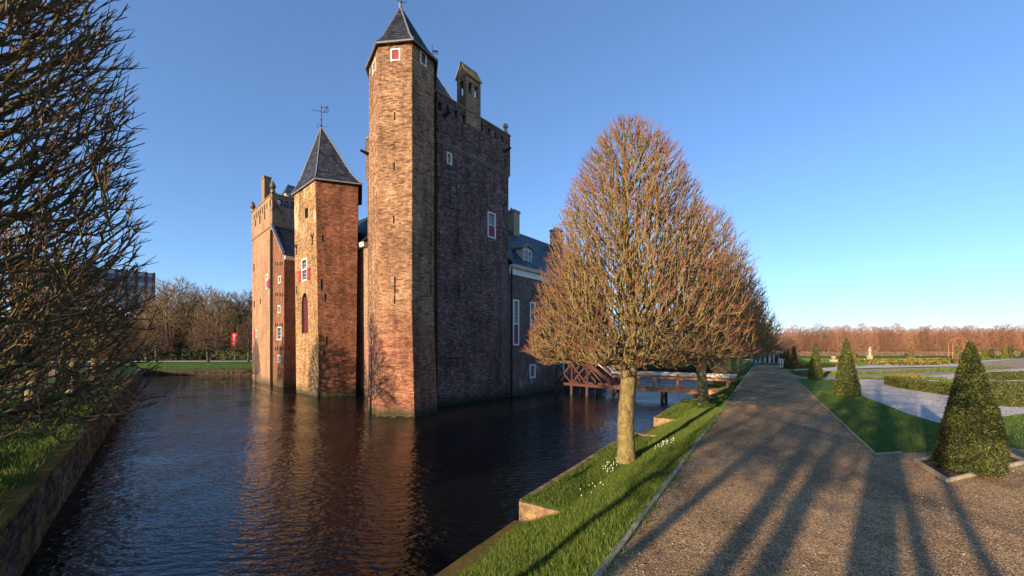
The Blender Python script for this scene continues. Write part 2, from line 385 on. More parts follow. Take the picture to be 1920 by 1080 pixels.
# low mossy edging between the bays
e = MB()
prev = -4.
for a, b in BAYS:
    for s0 in np.arange(prev, a-.02, 1.15):
        s1 = min(s0+1.13, a-.02)
        e.hexa([TL(s0, LE-.12, -.6), TL(s1, LE-.12, -.6), TL(s1, LE+.3, -.6), TL(s0, LE+.3, -.6)],
               [TL(s0, LE-.12, .13), TL(s1, LE-.12, .14), TL(s1, LE+.3, .23), TL(s0, LE+.3, .22)])
    prev = b
e.build('bank_edge', M['bankedge'], kind='structure')
ex = ['nearest low concrete retaining wall round the grass step under the big lit tree', 'second low concrete retaining wall, in the bank under the second avenue tree']
for i, (a, b) in enumerate(BAYS[:3]):
    t_ = thing('retaining_wall', TL(a, LE, 0), ex[i] if i < 2 else 'third low concrete retaining wall further along the avenue bank', 'retaining wall', 'concrete retaining walls in the avenue bank')
    for (p, q) in (((a, LE), (a, -2.95)), ((a+.06, LE-.0), (b-.06, LE)), ((b, -2.95), (b, LE))):
        for zz in ((-.6, .255), (.262, .53)):
            m_ = MB(); P0 = Vector(TL(*p, 0)); P1 = Vector(TL(*q, 0)); d = (P1-P0).normalized(); nn = Vector((d.y, -d.x, 0))*.05
            L_ = (P1-P0).length; cnt = max(1, round(L_/1.8))
            for c in range(cnt):
                A = P0+d*(L_*c/cnt+.006); Bq = P0+d*(L_*(c+1)/cnt-.006)
                m_ = MB(); m_.hexa([A-nn+Vector((0, 0, zz[0])), Bq-nn+Vector((0, 0, zz[0])), Bq+nn+Vector((0, 0, zz[0])), A+nn+Vector((0, 0, zz[0]))],
                                   [A-nn+Vector((0, 0, zz[1])), Bq-nn+Vector((0, 0, zz[1])), Bq+nn+Vector((0, 0, zz[1])), A+nn+Vector((0, 0, zz[1]))])
                m_.build('panel', M['concrete'], t_)
# kerb boards along the avenue
kt = thing('path_edging', TL(0, -1.22, ZP), 'pale stone edging strip between the avenue and the sloping grass bank', 'kerb')
for i, s0 in enumerate(np.arange(-3, 44, 1.5)):
    m_ = MB(); o1 = rand(-.012, .012); m_.hexa([TL(s0, -1.27+o1, 1.2), TL(s0+1.485, -1.27, 1.2), TL(s0+1.485, -1.21, 1.2), TL(s0, -1.21+o1, 1.2)],
              [TL(s0, -1.27+o1, 1.425+rand(-.006, .006)), TL(s0+1.485, -1.27, 1.425), TL(s0+1.485, -1.21, 1.425), TL(s0, -1.21+o1, 1.42)])
    m_.build('kerb_stone', M['stone'], kt)

# left bank: brick retaining wall, grass behind
WT = 1.02
def lb_z(t, lat): return WT+.02+(ZP-.02-WT-.02)*min(1, (lat-1.95)/2.2)+.03*math.sin(t*1.7)*math.sin(lat*2.3)*(1 if 2.0 < lat < 4.1 else 0)
ts2 = list(np.arange(-3, 62, .8)); ls2 = list(np.linspace(1.95, 4.25, 9))
V = [LT(t, l, lb_z(t, l)) for t in ts2 for l in ls2]; n = len(ls2)
Fc = [(i*n+j, (i+1)*n+j, (i+1)*n+j+1, i*n+j+1) for i in range(len(ts2)-1) for j in range(n-1)]
npobj('left_grass_bank', mesh_np('left_bank', V, Fc, True), M['grass'], kind='structure')
lw = thing('brick_retaining_wall', LT(8, 1.7, 0), 'low mossy dark brick wall holding up the left moat bank', 'retaining wall')
m_ = MB(); m_.hexa([LT(-3, 1.58, -.8), LT(62, 1.58, -.8), LT(62, 1.96, -.8), LT(-3, 1.96, -.8)], [LT(-3, 1.58, WT-.01), LT(62, 1.58, WT-.01), LT(62, 1.96, WT-.01), LT(-3, 1.96, WT-.01)])
m_.build('wall_core', M['wallmortar'], lw)
bms = []
for q in range(4):
    b_ = MB(); hl, hh = .108, .031; j = [rand(-.004, .004) for _ in range(4)]
    b_.hexa([(-hl, -.02+j[0], 0), (hl, -.02+j[1], 0), (hl, .03, 0), (-hl, .03, 0)], [(-hl+.004, -.016+j[2], .062), (hl-.004, -.016+j[3], .062), (hl, .03, .062), (-hl, .03, .062)])
    mm = bpy.data.meshes.new('brick'); mm.from_pydata(b_.v, [], b_.f); mm.materials.append(M['wallbrick']); bms.append(mm)
rest = MB(); cnt = 0
angL = math.atan2(LD[1], LD[0])
near = []
for r in range(14):
    zz = .005+r*.073
    if r == 13: break
    off = (r % 2)*.115
    for t in np.arange(4.0+off, 58, .23): near.append((t, zz))
near.sort(key=lambda a: a[0])
for t, zz in near:
    if 5.4 < t and cnt < 290 and zz > .0:
        o = bpy.data.objects.new('brick', random.choice(bms)); C.objects.link(o); o.parent = lw
        o.location = Vector(LT(t+.11, 1.575+rand(-.006, .004), zz))-ORG[lw.name]; o.rotation_euler = (rand(-.02, .02), 0, angL+math.pi+rand(-.01, .01)); cnt += 1
    else:
        j = rand(-.008, .006)
        rest.hexa([LT(t, 1.58-.016+j, zz), LT(t+.216, 1.58-.016+j, zz), LT(t+.216, 1.6, zz), LT(t, 1.6, zz)], [LT(t, 1.58-.016+j, zz+.062), LT(t+.216, 1.58-.016+j, zz+.062), LT(t+.216, 1.6, zz+.062), LT(t, 1.6, zz+.062)])
rest.build('brick_course', M['wallbrick'], lw, kind='stuff')
cp = 0
for t in np.arange(3, 46, .31):
    m_ = MB(); j = rand(-.012, .012); hz = rand(0, .012)
    m_.hexa([LT(t, 1.53+j, WT-.008), LT(t+.295, 1.53+j, WT-.008), LT(t+.295, 2.0, WT-.008), LT(t, 2.0, WT-.008)], [LT(t, 1.54+j, WT+.045+hz), LT(t+.295, 1.54+j, WT+.045+hz), LT(t+.295, 1.99, WT+.07+hz), LT(t, 1.99, WT+.07+hz)])
    m_.build('coping_stone', M['bankedge'], lw)
# far bank
fu = Vector((fd[0], fd[1], 0)).normalized(); fn = Vector((fu.y, -fu.x, 0))
fb = MB()
for i in range(70):
    for (o0, z0, o1, z1) in ((0, ZP-.01, 1.0, .95), (1.0, .95, 2.1, .55)):
        a = Vector((*Ql, 0))+fu*(i*1.5-4); b = a+fu*1.5
        fb.poly([a+fn*o0+Vector((0, 0, z0)), b+fn*o0+Vector((0, 0, z0)), b+fn*o1+Vector((0, 0, z1)), a+fn*o1+Vector((0, 0, z1))])
fb.build('far_grass_bank', M['grass'], kind='structure')
fb = MB()
a = Vector((*Ql, 0))-fu*4
for i in range(105):
    p = a+fu*i; q = p+fu*1.0; j = rand(-.1, .1)
    fb.poly([p+fn*(2.1)+Vector((0, 0, .55)), q+fn*(2.1)+Vector((0, 0, .55)), q+fn*(2.3+j)+Vector((0, 0, -.3)), p+fn*(2.3)+Vector((0, 0, -.3))])
fb.build('far_bank_edge', M['soil'], kind='structure')
rg_ = np.random.default_rng(8); n = 9000; ss = rg_.uniform(0, 100, n); oo = rg_.uniform(1.5, 2.4, n); hb = rg_.uniform(.25, .6, n)
RP = np.array([[Ql[0]+fu.x*(a_s-4)+fn.x*b_s, Ql[1]+fu.y*(a_s-4)+fn.y*b_s, .1+.7*max(0, 2.3-b_s)] for a_s, b_s in zip(ss, oo)])
VR = np.stack([RP-[.03, 0, 0], RP+[.03, 0, 0], RP+np.stack([rg_.normal(0, .12, n), rg_.normal(-.1, .1, n), hb], 1)], 1).reshape(-1, 3)
npobj('reeds', mesh_np('reeds', VR, np.arange(n*3).reshape(-1, 3)), M['hedge_dark'], kind='stuff')

# paths, gravel, lawns as thin sheets
def sheet(name, pts, z, mat, kind='structure'):
    m_ = MB(); m_.poly([(x, y, z) for x, y in pts]); return m_.build(name, mat, kind=kind, origin=(0, 0, 0))
gp = lambda L: [G(x, y, ZP) for x, y in L]
c_gr = G(1641, 852, ZP)
edge_r = [(1641, 852), (1690, 849), (1744, 847), (1790, 842), (1880, 835), (1919, 843)]
lat_r = 1.70
sheet('avenue_path', [TL(-8, -1.22)[:2], TL(-8, 12)[:2], (40, -6), (40, 2), (16, 7.2)]+gp(edge_r)[::-1]+[TL(26.2, lat_r)[:2], TL(29.5, lat_r)[:2], TL(44, lat_r+.4)[:2], TL(52, 3)[:2], TL(52, -1.22)[:2]], ZP, M['path'])
sheet('garden_gravel', gp([(1492, 711), (1611, 741), (1641, 752), (1700, 775), (1768, 795), (1868, 783), (1920, 776), (2300, 770), (2300, 670), (1480, 670), (1470, 690)]), ZP-.004, M['white_gravel'])
lawn_pts = gp([(1492, 711), (1641, 852), (1690, 849), (1744, 847), (1790, 842), (1880, 835), (1919, 843), (2200, 830), (2200, 772), (1920, 776), (1868, 783), (1810, 794), (1768, 795), (1735, 787), (1700, 775), (1668, 762), (1641, 752), (1620, 744), (1611, 738), (1609, 722), (1607, 711)])
sheet('near_lawn', lawn_pts, ZP+.004, M['lawn'])
sheet('garden_lawn', gp([(1477, 696), (1500, 707), (1605, 706), (1605, 699), (1520, 694)]), ZP+.004, M['lawn'])
sheet('garden_path', gp([(1484, 711), (1640, 707.5), (1760, 703.5), (1830, 697), (1930, 690), (1990, 689), (1990, 671), (1920, 672), (1838, 679), (1838, 687), (1900, 690), (1790, 697), (1640, 702), (1480, 704)]), ZP+.008, M['tan'])
sheet('garden_lawn', gp([(1607, 711), (1607, 708), (1740, 707), (1772, 709), (1787, 714), (1800, 722), (1790, 724), (1770, 715), (1750, 712), (1640, 711.8)]), ZP+.012, M['lawn'])
sheet('garden_lawn', gp([(1605, 702), (1640, 701.5), (1790, 696.5), (1906, 689.5), (1880, 687), (1840, 687.5), (1640, 697.5), (1605, 698)]), ZP+.012, M['lawn'])
sheet('flower_bed', gp([(1605, 697.5), (1640, 697), (1800, 690.5), (1800, 688.5), (1640, 692), (1605, 693)]), ZP+.012, M['tan'])
sheet('garden_lawn', gp([(1605, 692.6), (1640, 691.6), (1810, 687.8), (1810, 686.8), (1640, 689.8), (1605, 691)]), ZP+.014, M['lawn'])
sheet('garden_lawn', gp([(1480, 690), (1620, 686), (1640, 680), (1800, 677), (1840, 676), (1990, 668), (2300, 668), (2300, 666.6), (1470, 667)]), ZP+.012, M['lawn'])
sheet('left_path', [LT(-5, 5.6)[:2], LT(60, 5.6)[:2], LT(60, 9.0)[:2], LT(-5, 9.0)[:2]], ZP-.002, M['path'])
fo = lambda s, o: (Ql[0]+fu.x*s-fn.x*o, Ql[1]+fu.y*s-fn.y*o)
sheet('far_path', [fo(-40, 4.6), fo(90, 4.6), fo(90, 8.5), fo(-40, 8.5)], ZP, M['white_gravel'])
sheet('far_lawn', [fo(-60, -.02), fo(110, -.02), fo(110, 4.6), fo(-60, 4.6)], ZP-.003, M['grass'])  # darker turf, so the lawn's shade sits in its colour
# edging of near lawn
le = thing('lawn_edging', G(1600, 811, ZP)+(ZP,), 'thin pale metal edging between the avenue gravel and the right lawn', 'kerb')
pts = [G(1492, 711, ZP), G(1541, 758, ZP), G(1590, 804, ZP), G(1641, 852, ZP), G(1690, 849, ZP)]
for a, b in zip(pts, pts[1:]):
    m_ = MB(); m_.beam((*a, ZP), (*b, ZP), .025, .05); m_.build('edging_strip', M['stone'], le)

# ------------------------------------------------------------------ the castle
castle = thing('castle', (-9, 27, 0), 'brick moat castle with tall stair tower, slate spires and battlemented keep standing in the water', 'castle')
class Face:
    """a wall seen from outside, P0 left, P1 right; bottom corners may step out"""
    def __init__(s, P0, P1, z0, z1, B0=None, B1=None, flare=5., full=False):
        s.P0 = Vector(P0[:2]); s.P1 = Vector(P1[:2]); s.B0 = Vector(B0[:2]) if B0 else s.P0; s.B1 = Vector(B1[:2]) if B1 else s.P1
        s.z0, s.z1 = z0, z1; s.fl = flare; s.full = full; s.L = (s.P1-s.P0).length; d = (s.P1-s.P0)/s.L
        s.d = d; s.n = Vector((d.y, -d.x)); s.op = []
    def w(s, z):
        if s.full: return 1-max(0, min(1, z/s.z1))
        return max(0, min(1.3, (s.fl-z)/s.fl))
    def __call__(s, u, z, o=0.):
        k = s.w(z); a = s.P0.lerp(s.B0, k) if k <= 1 else s.P0+(s.B0-s.P0)*k
        b = s.P1.lerp(s.B1, k) if k <= 1 else s.P1+(s.B1-s.P1)*k
        p = a+(b-a)*(u/s.L)+s.n*o; return Vector((p.x, p.y, z))
    def uz(s, px, py, z=None):
        k = (px-CX)/F; k2 = 0
        A, D = s.P0, s.d
        for _ in range(3):
            u = (k*A.y-A.x)/(D.x-k*D.y); Y = A.y+u*D.y; zz = H+(HY-py)/F*Y
            kk = s.w(zz); A = s.P0+(s.B0-s.P0)*kk; B_ = s.P1+(s.B1-s.P1)*kk; D = (B_-A)/s.L
        return u, zz
    def rect(s, px0, py0, px1, py1):
        pm = (px0+px1)/2; u0, _ = s.uz(px0, py0); u1, _ = s.uz(px1, py0); _, za = s.uz(pm, py0); _, zb = s.uz(pm, py1)
        return [u0, u1, min(za, zb), max(za, zb)]
    def wall(s, mat, name='wall', parent=None, depth=.22, through=False, label=None, thick=None):
        m = MB(); us = sorted({0., s.L}|{x for o in s.op for x in o[:2]}); zs = sorted({s.z0, s.z1}|({s.fl} if not s.full and s.z0 < s.fl < s.z1 else set())|{x for o in s.op for x in o[2:4]})
        us = [u for u in us if -1e-6 <= u <= s.L+1e-6]; zs = [z for z in zs if s.z0-1e-6 <= z <= s.z1+1e-6]
        def q(m, c, off=0., flip=False):
            pts = [s(u, z, off) for u, z in c]; uv = [(u, z) for u, z in c]
            if flip: pts.reverse(); uv.reverse()
            m.poly(pts, uv)
        for off, fl in ([(0., False)]+([(-thick, True)] if thick else [])):
            for i in range(len(us)-1):
                for j in range(len(zs)-1):
                    uc, zc = (us[i]+us[i+1])/2, (zs[j]+zs[j+1])/2
                    if any(o[0] < uc < o[1] and o[2] < zc < o[3] for o in s.op): continue
                    q(m, [(us[i], zs[j]), (us[i+1], zs[j]), (us[i+1], zs[j+1]), (us[i], zs[j+1])], off, fl)
        for o in s.op:
            dp = thick or depth; u0, u1, z0, z1 = o[:4]
            for a, b in (((u0, z0), (u1, z0)), ((u1, z0), (u1, z1)), ((u1, z1), (u0, z1)), ((u0, z1), (u0, z0))):
                m.poly([s(*a, 0), s(*b, 0), s(*b, -dp), s(*a, -dp)], [a, b, (b[0]+.2, b[1]), (a[0]+.2, a[1])])
            if len(o) > 4 and o[4]:
                uc = (u0+u1)/2; hw = (u1-u0)/2; rise = hw*(1.0 if o[4] == 'round' else 1.9); zs_ = z1-rise
                for sg in (-1, 1):
                    arc = [(uc+sg*hw*math.cos(t)**(1 if o[4] == 'round' else 1.0), zs_+rise*math.sin(t)**(1 if o[4] == 'round' else .8)) for t in np.linspace(0, math.pi/2, 6)]
                    c = arc+[(uc+sg*hw, z1)]
                    for off in ((.0, -dp) if thick else (.0,)): q(m, c, off-.003 if off == 0 else off, False)
                    for a, b in zip(arc, arc[1:]): m.poly([s(*a, -.003), s(*b, -.003), s(*b, -dp), s(*a, -dp)], [a, b, b, a])
        return m
    def bricks(s, m, zlo=None, zhi=None, bw=.21, bh=.064, collect=None):
        zlo = zlo if zlo is not None else max(s.z0, 0); zhi = zhi or s.z1; r = 0; z = zlo
        while z+bh <= zhi+.001:
            u = -(.5*bw if r % 2 else 0)
            while u < s.L:
                l = bw if random.random() > .18 else bw*.5
                a, b = max(u+.004, 0), min(u+l-.004, s.L)
                if b-a > .03 and not any(o[0]-.01 < b and a < o[1]+.01 and o[2]-.01 < z+bh and z < o[3]+.01 for o in s.op):
                    d = rand(.004, .02); jz = rand(-.003, .003)
                    pts = [s(a, z+.004+jz, d), s(b, z+.004+jz, d), s(b, z+bh-.004+jz, d), s(a, z+bh-.004+jz, d)]
                    pk = [s(a, z+.004+jz, -.01), s(b, z+.004+jz, -.01), s(b, z+bh-.004+jz, -.01), s(a, z+bh-.004+jz, -.01)]
                    if collect is not None and collect(u, z): collect.out.append((pk, pts))
                    else:
                        n = len(m.v); m.v += [tuple(p) for p in pts+pk]; m.uv += [(0, 0)]*8
                        m.f += [(n, n+1, n+2, n+3), (n+1, n, n+4, n+5), (n+2, n+1, n+5, n+6), (n+3, n+2, n+6, n+7), (n, n+3, n+7, n+4)]
                u += l
            z += bh; r += 1

def P(px, Y): return ((px-CX)/F*Y, Y)
def merge(m, m2):
    n = len(m.v); m.v += m2.v; m.uv += m2.uv; m.f += [tuple(i+n for i in f) for f in m2.f]

def window(face, r, parent, kind='grid', shutters=None, nx=3, nz=4, frame=M['white'], depth=.13, fw=.06, arch=None, label=None, open_sh=None, low=None):
    """r = [u0,u1,z0,z1] on face. An opening is cut; frame, pane, bars and shutters sit in it."""
    u0, u1, z0, z1 = r; face.op.append([u0, u1, z0, z1, arch])
    fm = MB()
    def bar(m, a0, a1, b0, b1, d0, d1):
        m.hexa([face(a0, b0, d0), face(a1, b0, d0), face(a1, b0, d1), face(a0, b0, d1)], [face(a0, b1, d0), face(a1, b1, d0), face(a1, b1, d1), face(a0, b1, d1)])
    if kind != 'slit' and kind != 'niche':
        f2 = fw; pr = .025
        bar(fm, u0-.02, u0+f2, z0-.02, z1+.02, -depth, pr); bar(fm, u1-f2, u1+.02, z0-.02, z1+.02, -depth, pr)
        bar(fm, u0+f2, u1-f2, z1-f2, z1+.02, -depth, pr-.003); bar(fm, u0+f2, u1-f2, z0-.02, z0+f2, -depth, pr+.03)
        zm = None
        if low is not None:
            zm = z0+(z1-z0)*low; bar(fm, u0+f2, u1-f2, zm-f2/2, zm+f2/2, -depth, pr-.005)
        fo_ = fm.build('window', frame, parent, label=label)
    else:
        zm = None
        bar(fm, u0+.001, u1-.001, z0+.001, z1-.001, -.215, -.20); fo_ = fm.build('arrow_slit' if kind == 'slit' else 'niche', M['plain_dark'], parent, label=label)
        if kind == 'niche':
            for i in range(18):
                zz = z0+.06+(z1-z0-.3)*i/18; sm = MB(); bar(sm, u0+.04, u1-.04, zz, zz+.05, -.17, -.11); sm.build('slat', M['shut_pur'], fo_)
        return
    if kind == 'shut':
        m = MB(); npl = 4
        for i in range(npl):
            a = u0+f2+(u1-u0-2*f2)*i/npl; b = u0+f2+(u1-u0-2*f2)*(i+1)/npl; bar(m, a+.004, b-.004, z0+f2, z1-f2, -.06, -.02-.006*(i % 2))
        m.build('shutter', shutters or M['shut_red'], fo_); return
    gz0 = zm+f2/2 if (zm and shutters and open_sh is None) else z0+f2
    m = MB(); bar(m, u0+f2, u1-f2, z0+f2, z1-f2, -.115, -.105); m.build('pane', M['glass'], fo_)
    m = MB(); bw = .018
    for i in range(1, nx):
        a = u0+f2+(u1-u0-2*f2)*i/nx; bar(m, a-bw/2, a+bw/2, gz0, z1-f2, -.10, -.075)
    for j in range(1, nz):
        b = gz0+(z1-f2-gz0)*j/nz; bar(m, u0+f2, u1-f2, b-bw/2, b+bw/2, -.099, -.078)
    m.build('glazing_bar', frame, fo_)
    if zm and shutters and open_sh is None:
        for i in (0, 1):
            m = MB(); a = u0+f2+(u1-u0-2*f2)*i/2; b = a+(u1-u0-2*f2)/2; bar(m, a+.006, b-.006, z0+f2, zm-f2/2, -.07, -.02); m.build('shutter', shutters, fo_)
    if open_sh:
        zt = zm or z1
        for sd in open_sh:
            wd = (u1-u0)/2 if len(open_sh) > 1 else (u1-u0)*.9; a = u0-.03-wd if sd < 0 else u1+.03
            m = MB(); bar(m, a, a+wd, z0, zt, .03, .06)
            for zz in (z0+.1, zt-.15): bar(m, a+.02, a+wd-.02, zz, zz+.06, .062, .075)
            m.build('shutter', shutters, fo_)
def slit(face, px, y0, y1, parent, w_=.1):
    u, za = face.uz(px, y0); _, zb = face.uz(px, y1); window(face, [u-w_/2, u+w_/2, zb, za], parent, 'slit')
def anchor(face, px, y0, y1, parent, fork=False, w_=.03):
    u, za = face.uz(px, y0); _, zb = face.uz(px, y1); m = MB()
    if fork:
        zm = zb+(za-zb)*.55; m.beam(face(u, zb, .045), face(u, zm, .045), w_, w_)
        m.beam(face(u, zm, .045), face(u-.22, za, .045), w_, w_); m.beam(face(u, zm, .045), face(u+.22, za, .045), w_, w_)
    else: m.beam(face(u, zb, .045), face(u, za, .045), w_, w_)
    m.build('wall_anchor', M['iron'], parent)

def slate_quad(m, BL, BR, TR, TL_, rh=.2, sw=.24, lift=.018):
    BL, BR, TR, TL_ = map(Vector, (BL, BR, TR, TL_))
    nrm = (BR-BL).cross(TL_-BL); nrm.normalize()
    hgt = ((TL_+TR)/2-(BL+BR)/2).length; rows = max(1, int(hgt/rh))
    for r in range(rows):
        f0 = r/rows; f1 = min(1, (r+1.12)/rows); a = BL.lerp(TL_, f0); b = BR.lerp(TR, f0); c = BR.lerp(TR, f1); d = BL.lerp(TL_, f1)
        L = (b-a).length; cnt = max(1, int(L/sw)); off = .5 if r % 2 else 0
        ks = [max(0, min(1, (i-off)/cnt)) for i in range(cnt+2)]
        for k0, k1 in zip(ks, ks[1:]):
            if k1-k0 < .15/cnt: continue
            g = .02/cnt; lf = lift*rand(.7, 1.3)
            m.poly([a.lerp(b, k0+g)+nrm*(lf+.012), a.lerp(b, k1-g)+nrm*(lf+.012), d.lerp(c, k1-g)+nrm*.006, d.lerp(c, k0+g)+nrm*.006])
            m.poly([a.lerp(b, k0+g)+nrm*(lf+.012), a.lerp(b, k0+g)-nrm*.0, a.lerp(b, k1-g)-nrm*.0, a.lerp(b, k1-g)+nrm*(lf+.012)])

def spire(poly, z0, apex, parent, mat, over=.28, label=None, flare=.14):
    """pyramid roof with bell-cast eaves over polygon; parts: under-roof, slates, lead hips"""
    c = Vector((apex[0], apex[1])); n = len(poly); pc = sum((Vector(p[:2]) for p in poly), Vector((0, 0)))/n
    def ring(sc, f):  # scale from polygon towards the apex axis
        return [((Vector(p[:2])-c)*sc+c) for p in poly]
    h = apex[2]-z0; r0 = max((Vector(p[:2])-pc).length for p in poly); e = 1+over/r0
    prof = [(e, -.02), (.86*e, flare*.42), (.74*e, flare*1.15), (.0, 1.)]
    prof = [(e, -.02), (e*.88, .06), (e*.79, .135), (e*.72, .2), (.02, 1.)]
    rings = [[Vector((*q, z0+h*f)) for q in ring(sc, f)] for sc, f in prof]
    m = MB(); sm = MB(); hm = []
    for a, b in zip(rings, rings[1:]):
        for i in range(n):
            j = (i+1) % n
            m.poly([a[i], a[j], b[j], b[i]]); slate_quad(sm, a[i], a[j], b[j], b[i])
    m.poly([r for r in rings[0]][::-1])
    ro = m.build('spire_roof', mat, parent, label=label)
    sm.build('slate', mat, ro, kind='stuff')
    for i in range(n):
        hp = MB(); pts = [r[i]+(Vector((r[i].x-c.x, r[i].y-c.y, .6)).normalized()*.02) for r in rings]; hp.tube(pts, .045, 5); hp.build('hip_flashing', M['lead'], ro)
    ev = MB()
    for i in range(n):
        j = (i+1) % n; ev.beam(rings[0][i]-Vector((0, 0, .05)), rings[0][j]-Vector((0, 0, .05)), .07, .08)
    ev.build('gutter', M['lead'], ro); return ro

# --- stair tower
T = [P(692.5, 21.2), P(710, 19.62), P(772.5, 19.42), P(813.5, 20.75), (-4.62, 22.8), (-6.3, 23.8), (-7.9, 22.9)]
TB = [P(690.7, 21.14), P(708.5, 19.5), P(777, 19.28), P(820, 20.6)]+T[4:]
zt = 18.5
tm = MB(); tb = MB(); faces = []
for i in range(len(T)):
    j = (i+1) % len(T); faces.append(Face(T[i], T[j], -.8, zt, TB[i], TB[j], flare=4.6))
f1, f2, f3 = faces[0], faces[1], faces[2]
stair = MB()
stair_root = bpy.data.objects.new('stair_tower', None)   # replaced below by the wall mesh
place(stair_root, (-6, 21, 0), castle)
window(f2, f2.rect(733.5, 92, 750, 114.5), stair_root, 'shut', M['shut_red'], label='small window with bright red shutter and white frame', fw=.05)
window(f3, f3.rect(788, 98, 799, 123), stair_root, 'shut', M['shut_pur'], fw=.05)
window(f1, f1.rect(699.2, 115, 704.4, 138), stair_root, 'shut', M['shut_pur'], fw=.05)
for px, a, b in ((740, 210, 225), (739, 305.5, 320), (738.3, 404, 419), (740, 553.5, 569)): slit(f2, px, a, b, stair_root, .085)
for px, a, b in ((694.9, 165, 186), (701.7, 219, 244), (704, 283, 309), (696, 402, 427), (697, 527, 553)): slit(f1, px, a, b, stair_root, .09)
anchor(f2, 740, 518, 551, stair_root); 
for px, a, b in ((807, 434, 463), (806.5, 522, 554), (782, 665, 684)): anchor(f3, px, a, b, stair_root)
for f in faces: merge(tm, f.wall(None))
tw = tm.build('wall', M['tower_w'], stair_root)
class Col:
    def __init__(s, test): s.t = test; s.out = []
    def __call__(s, u, z): return len(s.out) < 298 and s.t(u, z)
col = Col(lambda u, z: .2 < z < 3.6)
f2.bricks(tb, 0, zt, collect=col); f1.bricks(tb, 0, zt); f3.bricks(tb, 0, zt)
tb.build('brick_facing', M['tower'], stair_root, kind='stuff')
for pk, pt in col.out:
    m_ = MB(); m_.v = [tuple(p) for p in pt+pk]; m_.uv = [(0, 0)]*8; m_.f = [(0, 1, 2, 3), (1, 0, 4, 5), (2, 1, 5, 6), (3, 2, 6, 7), (0, 3, 7, 4)]
    m_.build('brick', M['tower'], stair_root)
cq = MB()      # pale quoin strip by the lit corner
ap = (-6.03, 21.35, 21.7)
spire(T, zt, ap, castle, M['slate'], .24, 'dark slate bell cast spire of the stair tower')
fm = MB(); fm.lathe(ap, [(.16, -.5), (.12, -.2), (.09, .1), (.07, .5), (.11, .62), (.06, .75), (.03, .9), (.02, 2.2), (0, 2.2)], 10)
fm.build('finial', M['lead'], castle, smooth=True)
hk = MB()
for a in (0, 2.1, 4.2):
    hk.tube([(ap[0], ap[1], ap[2]+.45), (ap[0]+.2*math.cos(a), ap[1]+.2*math.sin(a), ap[2]+.3), (ap[0]+.32*math.cos(a), ap[1]+.32*math.sin(a), ap[2]+.42)], .018, 5)
hk.build('iron_scroll', M['iron'], castle)

# --- keep
AZ = R_(41.); a_ = Vector((math.sin(AZ), math.cos(AZ))); b_ = Vector((-a_.y, a_.x))
K0 = Vector((-4.29, 22.7)); K1 = K0+a_*6.15; K3 = K0+b_*7.8; K2 = K1+b_*7.8
keep = bpy.data.objects.new('keep', None); place(keep, (*((K0+K2)/2), 0), castle); keep['label'] = 'square battlemented keep with dark brick side'
fE = Face(K0, K1, -.8, 15.2, K0+(K1-K0)*-.01-b_*.06, K1-b_*.06, flare=3.5)
fF = Face(K3, K0, -.8, 15.2); fN = Face(K2, K3, -.8, 15.2); fB = Face(K1, K2, -.8, 15.2)
u0, u1, z0, z1 = fE.rect(914.5, 399, 928.6, 446)
window(fE, [u0, u1, z0, z1], keep, 'grid', M['shut_pur'], 3, 5, low=.5, label='tall white window with closed lower shutters')
window(fE, fE.rect(837.5, 286.5, 846.5, 308), keep, 'grid', M['shut_pur'], 2, 2, open_sh=(-1,))
for px, a, b, fk in ((855, 342, 366, 0), (912, 366, 388, 0), (823, 427, 460, 0), (858, 433, 460, 0), (914, 449, 474, 0), (860.5, 538, 563, 0), (918, 547, 572, 0), (942.5, 547, 569, 0), (857.5, 669, 699, 0), (919, 669, 698, 0), (822.5, 322, 356, 1), (943, 377, 406, 1)):
    anchor(fE, px, a, b, keep, fk)
m_ = MB()
for f in (fE, fF, fN, fB): merge(m_, f.wall(None))
m_.build('wall', M['dark_w'], keep)
kb = MB(); fE.bricks(kb, 0, 15.2); kb.build('brick_facing', M['dark'], keep, kind='stuff')
# string course and parapet stage
def grow(c, o):
    ce = (K0+K1+K2+K3)/4
    sx = 1 if (c-ce).dot(a_) > 0 else -1; sy = 1 if (c-ce).dot(b_) > 0 else -1
    return c+a_*sx*o+b_*sy*o
sc = MB()
for o, z0, z1 in ((.05, 15.16, 15.26), (.1, 15.26, 15.36)):
    q = [grow(c, o) for c in (K0, K1, K2, K3)]; sc.hexa([(c.x, c.y, z0) for c in q], [(c.x, c.y, z1) for c in q])
sc.build('string_course', M['dark_w'], keep)
Kp = [grow(c, .09) for c in (K0, K1, K2, K3)]; zk = 18.0
pf = [Face(Kp[0], Kp[1], 15.36, zk), Face(Kp[3], Kp[0], 15.36, zk), Face(Kp[1], Kp[2], 15.36, zk), Face(Kp[2], Kp[3], 15.36, zk)]
for px, y in ((824.5, 198.6), (839.7, 206), (855.3, 214), (870, 222), (903.6, 240), (917, 247), (929.4, 254), (942, 260.5)):
    u, z = pf[0].uz(px, y); pf[0].op.append([u-.12, u+.12, z-.24, z+.24, 'round'])
for f in pf[1:]:
    for i in range(8): u = f.L*(i+.7)/8.4; f.op.append([u-.12, u+.12, 16.95, 17.43, 'round'])
m_ = MB()
for f in pf: merge(m_, f.wall(None, thick=.34))
m_.build('battlement', M['dark_w'], keep)
kb = MB(); pf[0].bricks(kb, 15.36, zk-.02); pf[1].bricks(kb, 15.36, zk-.02); kb.build('brick_facing', M['dark'], keep, kind='stuff')
cpm = MB()
for f in pf: cpm.hexa([f(-.04, zk, .05), f(f.L+.04, zk, .05), f(f.L+.04, zk, -.38), f(-.04, zk, -.38)], [f(0, zk+.1, .03), f(f.L, zk+.1, .03), f(f.L, zk+.17, -.36), f(0, zk+.17, -.36)])
cpm.build('coping', M['coping'], keep)
